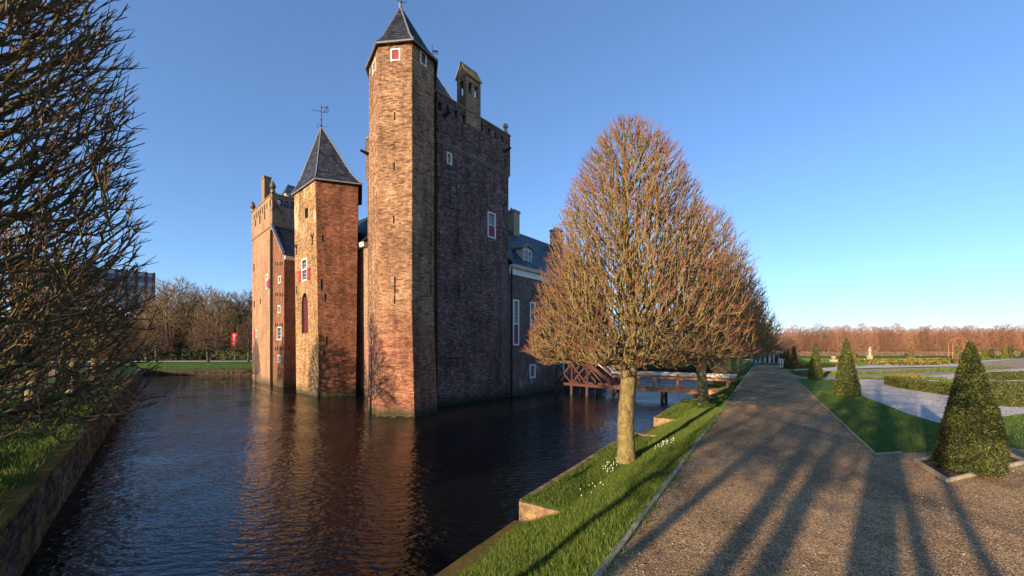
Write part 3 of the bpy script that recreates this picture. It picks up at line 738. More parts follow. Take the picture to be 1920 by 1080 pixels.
for px, a, b in ((821, 239, 251), (866, 233, 254), (906.5, 258, 275), (946, 291, 312)): anchor(pf[0], px, a, b, keep)
fl = MB(); q = [grow(c, -.25) for c in (K0, K1, K2, K3)]; fl.poly([(c.x, c.y, 16.4) for c in q]); fl.build('parapet_walk', M['lead'], keep)
ka = Vector((-5.62, 27.8, 23.0)); q = [grow(c, -.85) for c in (K0, K1, K2, K3)]
m_ = MB(); sm = MB()
for i in range(4):
    j = (i+1) % 4; A = Vector((*q[i], 16.45)); Bv = Vector((*q[j], 16.45)); m_.poly([A, Bv, ka]); slate_quad(sm, A, Bv, ka+(Bv-A)*.004, ka-(Bv-A)*.004)
ro = m_.build('roof', M['slate_blue'], castle, label='steep blue slate pyramid roof of the keep'); sm.build('slate', M['slate_blue'], ro, kind='stuff')
for i in range(4): hp = MB(); hp.tube([(*q[i], 16.47), ka], .05, 5); hp.build('hip_flashing', M['lead'], ro)
fm = MB(); fm.lathe(ka, [(.1, -.3), (.07, .1), (.03, .4), (.02, 1.7), (0, 1.7)], 8); fm.beam(ka+Vector((-.45, 0, 1.1)), ka+Vector((.45, .1, 1.1)), .02, .02); fm.beam(ka+Vector((.05, 0, 1.25)), ka+Vector((.4, .05, 1.25)), .015, .16)
fm.build('weather_vane', M['iron'], castle)
# ball finial, water spouts
bf = MB(); c = Kp[1]-a_*.22+b_*.22; bf.lathe((c.x, c.y, zk+.15), [(.17, 0), (.17, .12), (.12, .2), (.12, .3), (.07, .36)]+[(.19*math.sin(t), .54-.19*math.cos(t)) for t in np.linspace(.4, math.pi, 9)], 12)
bf.build('ball_finial', M['stone'], keep, smooth=True)
for fc, px, y, dirn in ((pf[0], 832, 217, 1), (pf[0], 945, 283, 1), (pf[1], 690.5, 288, 1)):
    u, z = fc.uz(px, y); sp = MB(); sp.hexa([fc(u-.1, z-.12, 0), fc(u+.1, z-.12, 0), fc(u+.07, z-.02, .6), fc(u-.07, z-.02, .6)], [fc(u-.1, z+.06, 0), fc(u+.1, z+.06, 0), fc(u+.07, z+.08, .6), fc(u-.07, z+.08, .6)])
    sp.build('water_spout', M['pile'], keep)
# chimney head on the parapet
ch = bpy.data.objects.new('chimney', None); C0 = K0+a_*2.12-b_*.11; place(ch, (C0.x, C0.y, 17), castle)
C1 = C0+a_*1.25; C2 = C1+b_*.85; C3 = C0+b_*.85; ze = 20.25
cf = [Face(C0, C1, 17.2, ze), Face(C3, C0, 17.2, ze), Face(C1, C2, 17.2, ze), Face(C2, C3, 17.2, ze)]
for k_, (u, wd) in enumerate(((.36, .15), (.86, .15))): cf[0].op.append([u-wd, u+wd, 19.1, 19.85, None]); cf[3].op.append([1.25-u-wd, 1.25-u+wd, 19.1, 19.85, None])
cf[1].op.append([.28, .58, 19.0, 19.95, 'round']); cf[2].op.append([.28, .58, 19.0, 19.95, 'round'])
m_ = MB()
for f in (cf[0], cf[2], cf[3]): merge(m_, f.wall(None, thick=.16))
m_.build('wall', M['tower_w'], ch); cf[1].wall(None, thick=.16).build('wall', M['red_w'], ch)  # left side in red brick, its sunlit orange tone put into the colour
rz = 21.05; mid0 = (C0+C3)/2-a_*.08; mid1 = (C1+C2)/2+a_*.08
m_ = MB()
for A, Bv in ((C0, C3), (C2, C1)): mm_ = (A+Bv)/2; m_.poly([(A.x, A.y, ze), (mm_.x, mm_.y, rz-.06), (Bv.x, Bv.y, ze)])
m_.build('gable', M['red_w'], ch)
m_ = MB()
for A, Bv, s_ in ((C0-a_*.08-b_*.08, C1+a_*.08-b_*.08, 1), (C3-a_*.08+b_*.08, C2+a_*.08+b_*.08, -1)):
    m_.hexa([(A.x, A.y, ze-.1), (Bv.x, Bv.y, ze-.1), (mid1.x, mid1.y, rz), (mid0.x, mid0.y, rz)], [(A.x, A.y, ze-.02), (Bv.x, Bv.y, ze-.02), (mid1.x, mid1.y, rz+.08), (mid0.x, mid0.y, rz+.08)])
m_.build('roof', M['coping'], ch)

# --- front range between the towers
fr = bpy.data.objects.new('front_range', None); place(fr, (*(K0+b_*12), 0), castle)
S0 = K0+b_*24-a_*-.04; S1 = K0+b_*7.82+a_*.04
ff = Face(S0, S1, -.8, 10.75); ff.wall(None).build('wall', M['tower_w'], fr)
g = MB(); g.hexa([ff(0, 10.5, 0), ff(ff.L, 10.5, 0), ff(ff.L, 10.5, .3), ff(0, 10.5, .3)], [ff(0, 10.8, 0), ff(ff.L, 10.8, 0), ff(ff.L, 10.8, .36), ff(0, 10.8, .36)]); g.build('cornice', M['cream'], fr)
m_ = MB(); sm = MB(); A = ff(0, 10.8, .34); Bv = ff(ff.L, 10.8, .34); Cv = ff(ff.L, 15.3, -4.2); Dv = ff(0, 15.3, -4.2); E1 = ff(ff.L, 10.8, -8.6); E0 = ff(0, 10.8, -8.6)
m_.poly([A, Bv, Cv, Dv]); m_.poly([Dv, Cv, E1, E0]); slate_quad(sm, A, Bv, Cv, Dv, .22, .3); ro = m_.build('roof', M['slate'], fr); sm.build('slate', M['slate'], ro, kind='stuff')
pp = MB(); pp.tube([ff(ff.L-1.66, 10.5, .1), ff(ff.L-1.66, 0, .1)], .055, 8); pp.build('drainpipe', M['iron'], fr)

# --- middle tower
MT = [P(551.8, 29.8), P(591.5, 27.15), P(671.5, 28.0), (-12.3, 31.6), (-15.2, 32.6)]
MBt = [P(556, 29.6), P(599, 27.05), P(667, 27.75), (-12.3, 31.4), (-15.2, 32.4)]
zm_ = 15.05; mid = bpy.data.objects.new('corner_turret', None); place(mid, (-13.5, 29.5, 0), castle); mid['label'] = 'angular turret, golden front and dark red side, under a slate spire'
mf = []
for i in range(5): j = (i+1) % 5; mf.append(Face(MT[i], MT[j], -.8, zm_, MBt[i], MBt[j], full=True))
mL, mR = mf[0], mf[1]
window(mL, mL.rect(565.8, 485, 576, 527), mid, 'grid', M['shut_red'], 3, 6, low=.52, open_sh=(-1, 1), fw=.09, label='tall white window with pink-red shutters folded open')
window(mL, mL.rect(571.3, 390, 577.5, 409), mid, 'slit')
window(mL, mL.rect(565, 549, 577, 625), mid, 'niche', arch='pointed', label='tall pointed arched niche filled with slats')
for px, a, b, k_ in ((586.5, 438, 460, 1), (556.5, 458, 478, 1), (557, 537, 552, 0)): anchor(mL, px, a, b, mid, k_, .05)
for px, a, b in ((601, 523, 544), (608, 550, 566), (611, 630, 647), (606, 653, 670), (603, 440, 452)): anchor(mR, px, a, b, mid, False, .05)
m_ = MB(); m2 = MB()
for i, f in enumerate(mf): merge(m_ if i in (0, 4) else m2, f.wall(None))
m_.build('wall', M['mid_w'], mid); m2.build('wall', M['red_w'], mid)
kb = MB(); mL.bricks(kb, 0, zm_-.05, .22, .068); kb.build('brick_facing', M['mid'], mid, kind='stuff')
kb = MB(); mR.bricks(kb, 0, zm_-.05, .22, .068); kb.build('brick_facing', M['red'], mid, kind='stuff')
ap = (*P(602.5, 29.8), 19.95); spire(MT, zm_, ap, castle, M['slate'], .3, 'slate pyramid spire with weather vane')
fm = MB(); fm.lathe(ap, [(.12, -.35), (.08, 0), (.05, .25), (.025, .4), (.022, 1.75), (0, 1.75)], 8)
fm.build('vane_pole', M['iron'], castle)
fm = MB(); zc = ap[2]
fm.beam((ap[0]-.62, ap[1], zc+1.32), (ap[0]+.02, ap[1], zc+1.28), .03, .035); fm.beam((ap[0]-.62, ap[1], zc+1.3), (ap[0]-.66, ap[1], zc+1.42), .03, .03)
for a, b in (((.03, 1.2), (.5, 1.2)), ((.03, 1.55), (.5, 1.55)), ((.5, 1.2), (.5, 1.6)), ((.2, 1.22), (.42, 1.5)), ((.38, 1.55), (.44, 1.7))):
    fm.beam((ap[0]+a[0], ap[1], zc+a[1]), (ap[0]+b[0], ap[1], zc+b[1]), .035, .04)
fm.lathe((ap[0], ap[1], zc+.55), [(0, 0), (.07, .06), (0, .14)], 8)
for s_ in (-1, 1): fm.beam((ap[0], ap[1], zc+.14), (ap[0]+s_*.4, ap[1]+.1, zc+.12), .02, .02)
for a, b in (((-.28, .1), (-.28, .32)), ((-.28, .32), (-.1, .32))): fm.beam((ap[0]+a[0], ap[1], zc+a[1]), (ap[0]+b[0], ap[1], zc+b[1]), .025, .025)
fm.build('weather_vane', M['iron'], castle, label='forged iron flag-shaped weather vane')

# --- far left tower and gabled annex
Ca, Cb = Vector(P(473, 40.8)), Vector(P(511, 35.7)); Cc = Cb+a_*7.; Cd = Ca+a_*7.
lt = bpy.data.objects.new('corner_tower', None); place(lt, (-22, 40, 0), castle); lt['label'] = 'far left square tower of pinkish brick with pierced battlements'
Cs = [Ca, Cb, Cc, Cd]; lf = [Face(Cs[i], Cs[(i+1) % 4], -.8, 14.4) for i in range(4)]
window(lf[0], lf[0].rect(499, 514, 502.7, 542), lt, 'grid', M['shut_red'], 2, 4, low=.6, open_sh=(1,), fw=.1)
window(lf[0], lf[0].rect(479.6, 618.5, 482.2, 633), lt, 'grid', M['shut_red'], 2, 2, open_sh=(-1,), fw=.08)
for px, a, b in ((477, 495, 508), (477.5, 565, 577), (508, 480, 492), (489, 560, 570)): anchor(lf[0], px, a, b, lt, False, .06)
m_ = MB()
for f in lf: merge(m_, f.wall(None))
m_.build('wall', M['pink_w'], lt)
ce = (Ca+Cb+Cc+Cd)/4; g2 = lambda c, o: ce+(c-ce)*(1+o/5.)
q = [g2(c, .09) for c in Cs]; m_ = MB(); m_.hexa([(c.x, c.y, 14.38) for c in q], [(c.x, c.y, 14.55) for c in q]); m_.build('string_course', M['red_w'], lt)
q = [g2(c, .07) for c in Cs]; zl = 17.25
lp = [Face(q[i], q[(i+1) % 4], 14.55, zl) for i in range(4)]
for px, y in ((476.8, 408), (480.4, 404.5), (484.3, 401), (488, 397.6), (492, 393.7), (496, 389.8), (500.5, 386), (506.6, 381)):
    u, z = lp[0].uz(px, y); lp[0].op.append([u-.16, u+.16, z-.3, z+.3, None])
for px, y in ((525.5, 378), (537, 381), (548.6, 384)):
    u, z = lp[1].uz(px, y); lp[1].op.append([u-.22, u+.22, 16.3, 16.95, 'round'])
m_ = MB()
for f in lp: merge(m_, f.wall(None, thick=.35))
m_.build('battlement', M['pink_w'], lt)
for px, a, b in ((480, 413, 425), (488, 405, 420), (497, 397, 412)): anchor(lp[0], px, a, b, lt, False, .06)
xm = MB(); u, z = lp[1].uz(518, 384); xm.beam(lp[1](u-.5, z-.7, .05), lp[1](u+.5, z+.6, .05), .07, .05); xm.beam(lp[1](u-.5, z+.6, .06), lp[1](u+.5, z-.7, .06), .07, .05); xm.build('wall_anchor', M['iron'], lt)
cpm = MB()
for f in lp: cpm.hexa([f(-.04, zl, .05), f(f.L+.04, zl, .05), f(f.L+.04, zl, -.4), f(-.04, zl, -.4)], [f(0, zl+.12, .03), f(f.L, zl+.12, .03), f(f.L, zl+.2, -.38), f(0, zl+.2, -.38)])
cpm.build('coping', M['coping'], lt)
for i in (0, 1): c = g2(Cs[i], -.05); bf = MB(); bf.lathe((c.x, c.y, zl+.15), [(.2, 0), (.2, .2), (.13, .3), (.26, .5), (.2, .8), (.05, 1.05), (0, 1.1)], 10); bf.build('pinnacle', M['slate_moss'], lt)
q = [g2(c, -.9) for c in Cs]; apx = [ce+(q[0]-q[3])*.2, ce-(q[0]-q[3])*.2]
m_ = MB(); sm = MB(); R0 = Vector((*apx[0], 19.9)); R1 = Vector((*apx[1], 19.9)); Q = [Vector((c.x, c.y, 15.9)) for c in q]
m_.poly([Q[0], Q[1], R0]); m_.poly([Q[1], Q[2], R1, R0]); m_.poly([Q[2], Q[3], R1]); m_.poly([Q[3], Q[0], R0, R1])
slate_quad(sm, Q[0], Q[1], R0, R0, .3, .4); slate_quad(sm, Q[1], Q[2], R1, R0, .3, .4)
ro = m_.build('roof', M['slate_blue'], castle, label='low hipped slate roof of the far left tower'); sm.build('slate', M['slate_blue'], ro, kind='stuff')
m_ = MB(); c = P(499.3, 40.5); m_.box(c, (b_.x, b_.y), .42, .3, 15.5, 20.6); m_.box(c, (b_.x, b_.y), .47, .35, 20.6, 20.8); m_.box(c, (b_.x, b_.y), .46, .34, 18.0, 18.1); m_.build('chimney', M['red_w'], castle)
m_ = MB(); c = lp[1](2.4, zl+.1, .1); m_.lathe((*P(542.5, c.y-.2), zl), [(.1, -.2), (.3, .15), (.42, .35), (.42, .5), (.25, .5)], 12); m_.build('stone_bowl', M['stone'], castle, smooth=True)
# annex
an = bpy.data.objects.new('gabled_annex', None); place(an, (-19, 35, 0), castle)
A0 = Cb+a_*.02; A1 = Vector(P(532.8, 33.5)); fa = Face(A0, A1, -.8, 11.3); fa2 = Face(A1, A1+a_*7, -.8, 11.3)
for r in ((522.3, 518, 526.6, 531), (521.6, 573, 526, 586.7), (520, 613, 527.8, 637), (521.4, 666, 526, 679.4)):
    window(fa, fa.rect(*r), an, 'grid', None, 2, 3, fw=.06)
for y in (491, 549, 606, 650):
    for px in (517.5, 521, 526, 530): anchor(fa, px, y, y+7, an, False, .05)
for y in (500, 560, 650): anchor(fa2, 543, y, y+7, an, False, .05)
m_ = fa.wall(None); merge(m_, fa2.wall(None)); pk = fa(.05, 14.3, 0); m_.poly([fa(0, 11.3), fa(fa.L, 11.3), pk, fa(0, 14.3)], [(0, 11.3), (fa.L, 11.3), (0, 14.3), (0, 14.3)])
m_.build('wall', M['red_w'], an)
m_ = MB(); m_.beam(fa(0, 14.45, .08), fa(fa.L+.15, 11.3, .08), .12, .22, (a_.x, a_.y, 0)); m_.build('barge_board', M['lead'], an)
A = fa(fa.L+.2, 11.25, .05); Bv = A+Vector((*a_, 0))*7.2; Cv = fa(0, 14.4, .05)+Vector((*a_, 0))*7.2; Dv = fa(0, 14.4, .05)
m_ = MB(); m_.poly([A, Bv, Cv, Dv]); sm = MB(); slate_quad(sm, A, Bv, Cv, Dv, .25, .3); ro = m_.build('roof', M['slate'], an); sm.build('slate', M['slate'], ro, kind='stuff')
g = MB(); g.hexa([fa2(0, 10.85, 0), fa2(7, 10.85, 0), fa2(7, 10.85, .22), fa2(0, 10.85, .22)], [fa2(0, 11.15, 0), fa2(7, 11.15, 0), fa2(7, 11.15, .28), fa2(0, 11.15, .28)]); g.build('cornice', M['cream'], an)
pp = MB(); pp.tube([lf[0](lf[0].L-.03, 14, .12), lf[0](lf[0].L-.03, 0, .12)], .09, 8); pp.build('drainpipe', M['iron'], an)

# --- residential wing to the right
WA = R_(39.); w_ = Vector((math.sin(WA), math.cos(WA))); wn = Vector((-w_.y, w_.x))
W0 = Vector((-.17, 27.4)); WL = 15.2; W1 = W0+w_*WL; wing = bpy.data.objects.new('residential_wing', None); place(wing, (*(W0+w_*7+wn*4), 0), castle); wing['label'] = 'lower wing with tall white windows, blue slate roof and dormer'
fw_ = Face(W0, W1, -.8, 9.05)
for i, s_ in enumerate((.72, 2.72, 4.8, 6.85, 8.9, 10.95, 13.)):
    window(fw_, [s_-.33, s_+.33, 3.55, 6.75], wing, 'grid', M['plain_dark'] if i % 3 else M['shut_pur'], 3, 6, low=.47, fw=.085, open_sh=None if i % 2 == 0 else ())
for s_ in (2.72, 7.4, 12.6): window(fw_, [s_-.36, s_+.36, 1.1, 2.1], wing, 'grid', None, 2, 1, fw=.09)
window(fw_, [9.45, 10.35, 2.25, 3.3], wing, 'shut', M['plain_dark'], fw=.08)
m_ = fw_.wall(None); merge(m_, Face(W0-w_*.9+wn*.01, W0, -.8, 9.05).wall(None)); fe_ = Face(W1, W1+wn*8, -.8, 9.05); merge(m_, fe_.wall(None)); pk = W1+wn*4; m_.poly([(*W1, 9.05), (*(W1+wn*8), 9.05), (*pk, 13.3)])
m_.build('wall', M['wing_w'], wing)
fb_ = Face(W0+wn*.1, W0+w_*.0+wn*.1+w_*.1, -.8, 1)
g = MB(); g.hexa([fw_(0, 8.5, 0), fw_(WL, 8.5, 0), fw_(WL, 8.5, .06), fw_(0, 8.5, .06)], [fw_(0, 8.95, 0), fw_(WL, 8.95, 0), fw_(WL, 8.95, .08), fw_(0, 8.95, .08)])
g.build('frieze', M['white'], wing)
g = MB(); g.hexa([fw_(0, 8.953, 0), fw_(WL, 8.953, 0), fw_(WL, 8.953, .3), fw_(0, 8.953, .3)], [fw_(0, 9.15, 0), fw_(WL, 9.15, 0), fw_(WL, 9.15, .38), fw_(0, 9.15, .38)]); g.build('cornice', M['cream'], wing)
m_ = MB(); sm = MB(); A = fw_(0, 9.15, .36); Bv = fw_(WL+.1, 9.15, .36); Cv = Vector((*(W0+w_*(WL+.1)+wn*4), 13.35)); Dv = Vector((*(W0+wn*4), 13.35)); Eb = Vector((*(W0+w_*WL+wn*8.3), 9.1)); Ea = Vector((*(W0+wn*8.3), 9.1))
m_.poly([A, Bv, Cv, Dv]); m_.poly([Dv, Cv, Eb, Ea]); slate_quad(sm, A, Bv, Cv, Dv, .22, .28); ro = m_.build('roof', M['slate_blue'], wing); sm.build('slate', M['slate_blue'], ro, kind='stuff')
m_ = MB(); m_.tube([Dv, Cv], .08, 6); m_.build('ridge', M['lead'], ro)
for s_, ex_ in ((2.55, 0), (8.0, 1)):
    d = MB(); q0_, q1_ = W0+w_*(s_-.55)+wn*.35, W0+w_*(s_+.55)+wn*.35; q2_, q3_ = q1_+wn*1.6, q0_+wn*1.6
    d.hexa([(*q0_, 9.3), (*q1_, 9.3), (*q2_, 9.3), (*q3_, 9.3)], [(*q0_, 10.75), (*q1_, 10.75), (*q2_, 10.75), (*q3_, 10.75)]); dor = d.build('dormer', M['cream'], wing)
    d = MB(); e0, e1 = q0_-w_*.18-wn*.12, q1_+w_*.18-wn*.12; e2, e3 = e1+wn*2.2, e0+wn*2.2; r0_, r1_ = (e0+e1)/2, (e2+e3)/2
    d.hexa([(*e0, 10.7), (*r0_, 11.05), (*r1_, 11.05), (*e3, 10.7)], [(*e0, 10.82), (*r0_, 11.22), (*r1_, 11.22), (*e3, 10.82)]); d.hexa([(*r0_, 11.05), (*e1, 10.7), (*e2, 10.7), (*r1_, 11.05)], [(*r0_, 11.22), (*e1, 10.82), (*e2, 10.82), (*r1_, 11.22)])
    d.poly([(*q0_, 10.75), (*q1_, 10.75), (*((q0_+q1_)/2), 11.1)]); d.build('dormer_roof', M['lead'], dor)
    df = Face(q0_, q1_, 9.3, 10.75)
    for i in (0, 1):
        d = MB(); u0 = .14+i*.43; d.hexa([df(u0, 9.55, .02), df(u0+.38, 9.55, .02), df(u0+.38, 9.55, .03), df(u0, 9.55, .03)], [df(u0, 10.6, .02), df(u0+.38, 10.6, .02), df(u0+.38, 10.6, .03), df(u0, 10.6, .03)]); d.build('pane', M['glass'], dor)
        for zz in (9.9, 10.25): d = MB(); d.beam(df(u0, zz, .04), df(u0+.38, zz, .04), .02, .025); d.build('glazing_bar', M['white'], dor)
    for u0 in (.09, .545, .99): d = MB(); d.beam(df(u0, 9.45, .04), df(u0, 10.68, .04), .08, .05); d.build('post', M['white'], dor)
for s_ in (5.3, 12.2):
    m_ = MB(); c = W0+w_*s_+wn*4; m_.box(c, w_, .4, .45, 12.3, 14.9); m_.box(c, w_, .46, .51, 14.9, 15.1)
    for o in (-.2, .2): m_.lathe((*(c+w_*o), 15.1), [(.1, 0), (.08, .25), (0, .25)], 8)
    m_.build('chimney', M['mid_w'], wing)
pp = MB(); pp.tube([fw_(.1, 8.9, .12), fw_(.1, -.1, .12)], .06, 8); pp.build('drainpipe', M['iron'], wing)
for px, a, b in ((985, 575, 590), (985, 650, 662), (1020, 575, 590)): anchor(fw_, px, a, b, wing)

# ------------------------------------------------------------------ wooden bridge with stair
BR = Vector(P(1342, 22.9)); BL = Vector(P(1149, 26.15)); bd = (BL-BR).normalized(); bn = Vector((-bd.y, bd.x))
if bn.y < 0: bn = -bn
bridge = thing('footbridge', (*((BR+BL)/2), 0), 'red and orange timber footbridge with pale handrail crossing the moat', 'bridge')
Lb = (BL-BR).length+.1; bw_ = 1.5
def bp(s, o, z): p = BR+bd*s+bn*o; return Vector((p.x, p.y, z))
nb = int((Lb+1.6)/.22)
for i in range(nb):
    s = -1.4+i*.22; m_ = MB(); m_.hexa([bp(s+.006, 0, .84), bp(s+.21, 0, .84), bp(s+.21, bw_, .84), bp(s+.006, bw_, .84)], [bp(s+.006, 0, .89), bp(s+.21, 0, .89), bp(s+.21, bw_, .89), bp(s+.006, bw_, .89)]); m_.build('deck_plank', M['deckwood'], bridge)
for o in (.02, bw_-.02):
    m_ = MB(); m_.beam(bp(-1.4, o, .72), bp(Lb, o, .72), .12, .2); m_.build('girder', M['deckwood'], bridge)
    m_ = MB(); m_.beam(bp(-1.0, o, 1.72), bp(Lb, o, 1.72), .13, .12); m_.build('handrail', M['palewood'], bridge)
    m_ = MB(); m_.beam(bp(-1.0, o, 1.5), bp(Lb, o, 1.5), .07, .11); m_.build('mid_rail', M['deckwood'], bridge)
    for s in np.linspace(-.6, Lb-.05, 6):
        m_ = MB(); m_.beam(bp(s, o, .62), bp(s, o, 1.66), .1, .1); m_.build('post', M['deckwood'], bridge)
for s in (1.1, 3.0, Lb-.05):
    for o in (.15, bw_-.15):
        m_ = MB(); m_.tube([bp(s, o, -1), bp(s, o, .62)], .1, 8); m_.build('pile', M['pile'], bridge)
    m_ = MB(); m_.beam(bp(s, .15, .0), bp(s, bw_-.15, .55), .05, .09); m_.build('cross_brace', M['pile'], bridge)
# stair and landing by the wing
LS = BL; sd = Vector((-.758, .652)); sn = Vector((.652, .758))
stg = thing('landing_stair', (*LS, 0), 'dark red timber stair and trussed landing between footbridge and castle wall', 'stair')
def sp_(s, o, z): p = LS+sd*s+sn*o; return Vector((p.x, p.y, z))
for i in range(8):
    m_ = MB(); s = .1+i*.22; zz = .98+i*.17; m_.hexa([sp_(s, .05, zz), sp_(s+.26, .05, zz), sp_(s+.26, 1.35, zz), sp_(s, 1.35, zz)], [sp_(s, .05, zz+.05), sp_(s+.26, .05, zz+.05), sp_(s+.26, 1.35, zz+.05), sp_(s, 1.35, zz+.05)]); m_.build('tread', M['redwood'], stg)
for o in (.02, 1.38):
    m_ = MB(); m_.beam(sp_(0, o, .9), sp_(1.9, o, 2.3), .07, .24); m_.build('stringer', M['redwood'], stg)
    m_ = MB(); m_.beam(sp_(-.1, o, 1.75), sp_(1.95, o, 3.3), .1, .1); m_.build('handrail', M['palewood'], stg)
    m_ = MB(); m_.beam(sp_(1.95, o, 3.3), sp_(4.6, o, 3.3), .1, .1); m_.build('handrail', M['redwood'], stg)
    m_ = MB(); m_.beam(sp_(-.05, o, 1.4), sp_(1.95, o, 2.9), .06, .06); m_.build('mid_rail', M['palewood'], stg)
    m_ = MB(); m_.beam(sp_(0, o, .72), sp_(4.7, o, .76), .12, .2); m_.build('girder', M['redwood'], stg)
    for s in (.05, 1.95, 3.2, 4.5):
        m_ = MB(); m_.beam(sp_(s, o, .6), sp_(s, o, 1.75 if s < .1 else 3.3), .12, .12); m_.build('post', M['redwood'], stg)
        m_ = MB(); m_.tube([sp_(s, o, -1), sp_(s, o, .62)], .1, 8); m_.build('pile', M['pile'], stg)
    for a, b in (((1.95, .8), (3.2, 2.2)), ((3.2, .8), (1.95, 2.2)), ((3.2, .8), (4.5, 2.2)), ((4.5, .8), (3.2, 2.2)), ((.6, .8), (1.9, 2.1))):
        m_ = MB(); m_.beam(sp_(a[0], o, a[1]), sp_(b[0], o, b[1]), .06, .11); m_.build('cross_brace', M['redwood'], stg)
for i in range(13):
    s = 1.95+i*.22; m_ = MB(); m_.hexa([sp_(s, 0, 2.3), sp_(s+.21, 0, 2.3), sp_(s+.21, 1.4, 2.3), sp_(s, 1.4, 2.3)], [sp_(s, 0, 2.35), sp_(s+.21, 0, 2.35), sp_(s+.21, 1.4, 2.35), sp_(s, 1.4, 2.35)]); m_.build('deck_plank', M['redwood'], stg)

# ------------------------------------------------------------------ trees
def grow_tree(seed, Ht, th, R, N, bf=.45, r_tip=.009, ex=.38, shape=.47, shoots=2, shoot_len=(.14, .32), up=.6, trunk_r=.23, low=0., lean=(0, 0), jit=.06, nodes_trunk=26, trunk_top=.72, smooth=3):
    """returns segments grouped by primary branch: list of (A,B,ra,rb,group)"""
    rg = np.random.default_rng(seed)
    # trunk axis
    zt_ = th+(Ht-th)*trunk_top; tz = np.concatenate([np.linspace(0, th, 7)[:-1], np.linspace(th, zt_, nodes_trunk)])
    tx = .05*np.sin(tz*1.3+seed)+lean[0]*tz; ty = .05*np.cos(tz*1.1+seed*2)+lean[1]*tz
    tr = np.stack([tx, ty, tz], 1); nt_ = len(tr); first = 6
    h = rg.random(N*3); r = np.power(1-h, shape)*R; r *= np.clip(.8+h*4, 0, 1)
    keep_ = rg.random(N*3) < (r/R)**1.6+.08; h = h[keep_][:N]; r = r[keep_][:N]; n = len(h)
    ph = rg.random(n)*2*np.pi; rr = r*np.power(rg.random(n), .38)
    edge = 1+.07*np.sin(ph*3+seed)+.05*np.sin(ph*7+h*9); rr = rr*edge
    droop = low*(rr/R)**1.5*np.clip(1-h*3, 0, 1)
    pts = np.stack([rr*np.cos(ph), rr*np.sin(ph), th+.1+h*(Ht-th)-droop], 1)
    k_ = (.12+up*1.55*np.clip(h*1.6, 0, 1))
    wp = pts.copy(); wp[:, 2] = pts[:, 2]-k_*rr*.8
    # ordering and greedy attachment (short wiring with short paths)
    allp = np.concatenate([tr[first:], pts]); allw = np.concatenate([tr[first:], wp]).astype(np.float32)
    m0 = nt_-first; tot = m0+n
    parent = np.full(tot, -1); path = np.zeros(tot, np.float32); path[:m0] = (tr[first:, 2]-th)*.35
    best = np.full(n, 1e9, np.float32); bi = np.zeros(n, np.int64); P_ = allw[m0:]
    def relax(q):
        d = np.sqrt(((P_-allw[q])**2).sum(1)); c = d+bf*(path[q]+d)+.0
        return c
    for q in range(m0):
        c = relax(q); mk = c < best; best[mk] = c[mk]; bi[mk] = q
    done = np.zeros(n, bool)
    for _ in range(n):
        i = int(np.argmin(best)); q = int(bi[i]); parent[m0+i] = q; path[m0+i] = path[q]+np.linalg.norm(P_[i]-allw[q])
        done[i] = True; c = relax(m0+i); mk = (c < best) & ~done; best[mk] = c[mk]; bi[mk] = m0+i; best[i] = 1e9
        # order list
        order.append(m0+i) if False else None
    # accumulate tips
    kids = np.zeros(tot, int); cntt = np.zeros(tot); 
    for i in range(m0, tot): kids[parent[i]] += 1
    o_ = np.argsort(-path[m0:])+m0
    tips = kids[m0:] == 0; cntt[m0:][tips] = 1
    for i in o_:
        p = parent[i]
        if p >= 0: cntt[p] += cntt[i]
    grp = np.zeros(tot, int)
    for i in np.argsort(path[m0:])+m0: grp[i] = i if parent[i] < m0 else grp[parent[i]]
    rad = r_tip*np.power(np.maximum(cntt, 1), ex)
    heavy = np.full(tot, -1); hc = np.zeros(tot)
    for i in range(m0, tot):
        p = parent[i]
        if cntt[i] > hc[p]: hc[p] = cntt[i]; heavy[p] = i
    mv = np.array([i for i in range(m0, tot) if heavy[i] >= 0])
    for _ in range(smooth): q = allp.copy(); q[mv] = .4*allp[mv]+.3*allp[parent[mv]]+.3*allp[heavy[mv]]; allp = q
    idx = np.arange(m0, tot); A = allp[parent[idx]]; Bp = allp[idx]; rb = rad[idx]; ra = np.where(parent[idx] < m0, rad[idx]*1.15, np.minimum(rad[parent[idx]], rad[idx]*1.5)); g = grp[idx]
    # kinked midpoints
    mid = (A+Bp)/2+rg.normal(0, 1, A.shape)*np.linalg.norm(Bp-A, axis=1)[:, None]*jit
    rm = (ra+rb)/2
    SA = np.concatenate([A, mid]); SB = np.concatenate([mid, Bp]); RA = np.concatenate([ra, rm]); RB = np.concatenate([rm, rb]); GG = np.concatenate([g, g])
    # shoots on outer nodes
    for s_ in range(shoots):
        ti = idx[(cntt[idx] <= (1 if s_ == 0 else 3))]
        b = allp[ti]; d0 = b-allp[parent[ti]]; d0 /= np.linalg.norm(d0, axis=1)[:, None]+1e-6
        out = b.copy(); out[:, 2] = 0; out /= np.linalg.norm(out, axis=1)[:, None]+1e-6
        dd = d0*.6+out*.5+np.array([0, 0, .75])+rg.normal(0, .3, b.shape); dd /= np.linalg.norm(dd, axis=1)[:, None]
        L = rg.uniform(*shoot_len, len(b))[:, None]
        SA = np.concatenate([SA, b]); SB = np.concatenate([SB, b+dd*L]); RA = np.concatenate([RA, np.full(len(b), r_tip*.85)]); RB = np.concatenate([RB, np.full(len(b), r_tip*.35)]); GG = np.concatenate([GG, grp[ti]])
    zz = tr[:, 2]; cumt = np.zeros(nt_)
    tot_r = np.array([cntt[i] for i in range(m0)]); cs = np.cumsum(tot_r[::-1])[::-1]
    tr_r = np.concatenate([np.full(first, trunk_r), trunk_r*np.power(cs/cs[0], .5)]); tr_r[:first] = trunk_r*(1+.45*np.exp(-tr[:first, 2]*3.5)); tr_r = np.maximum(tr_r, .015)
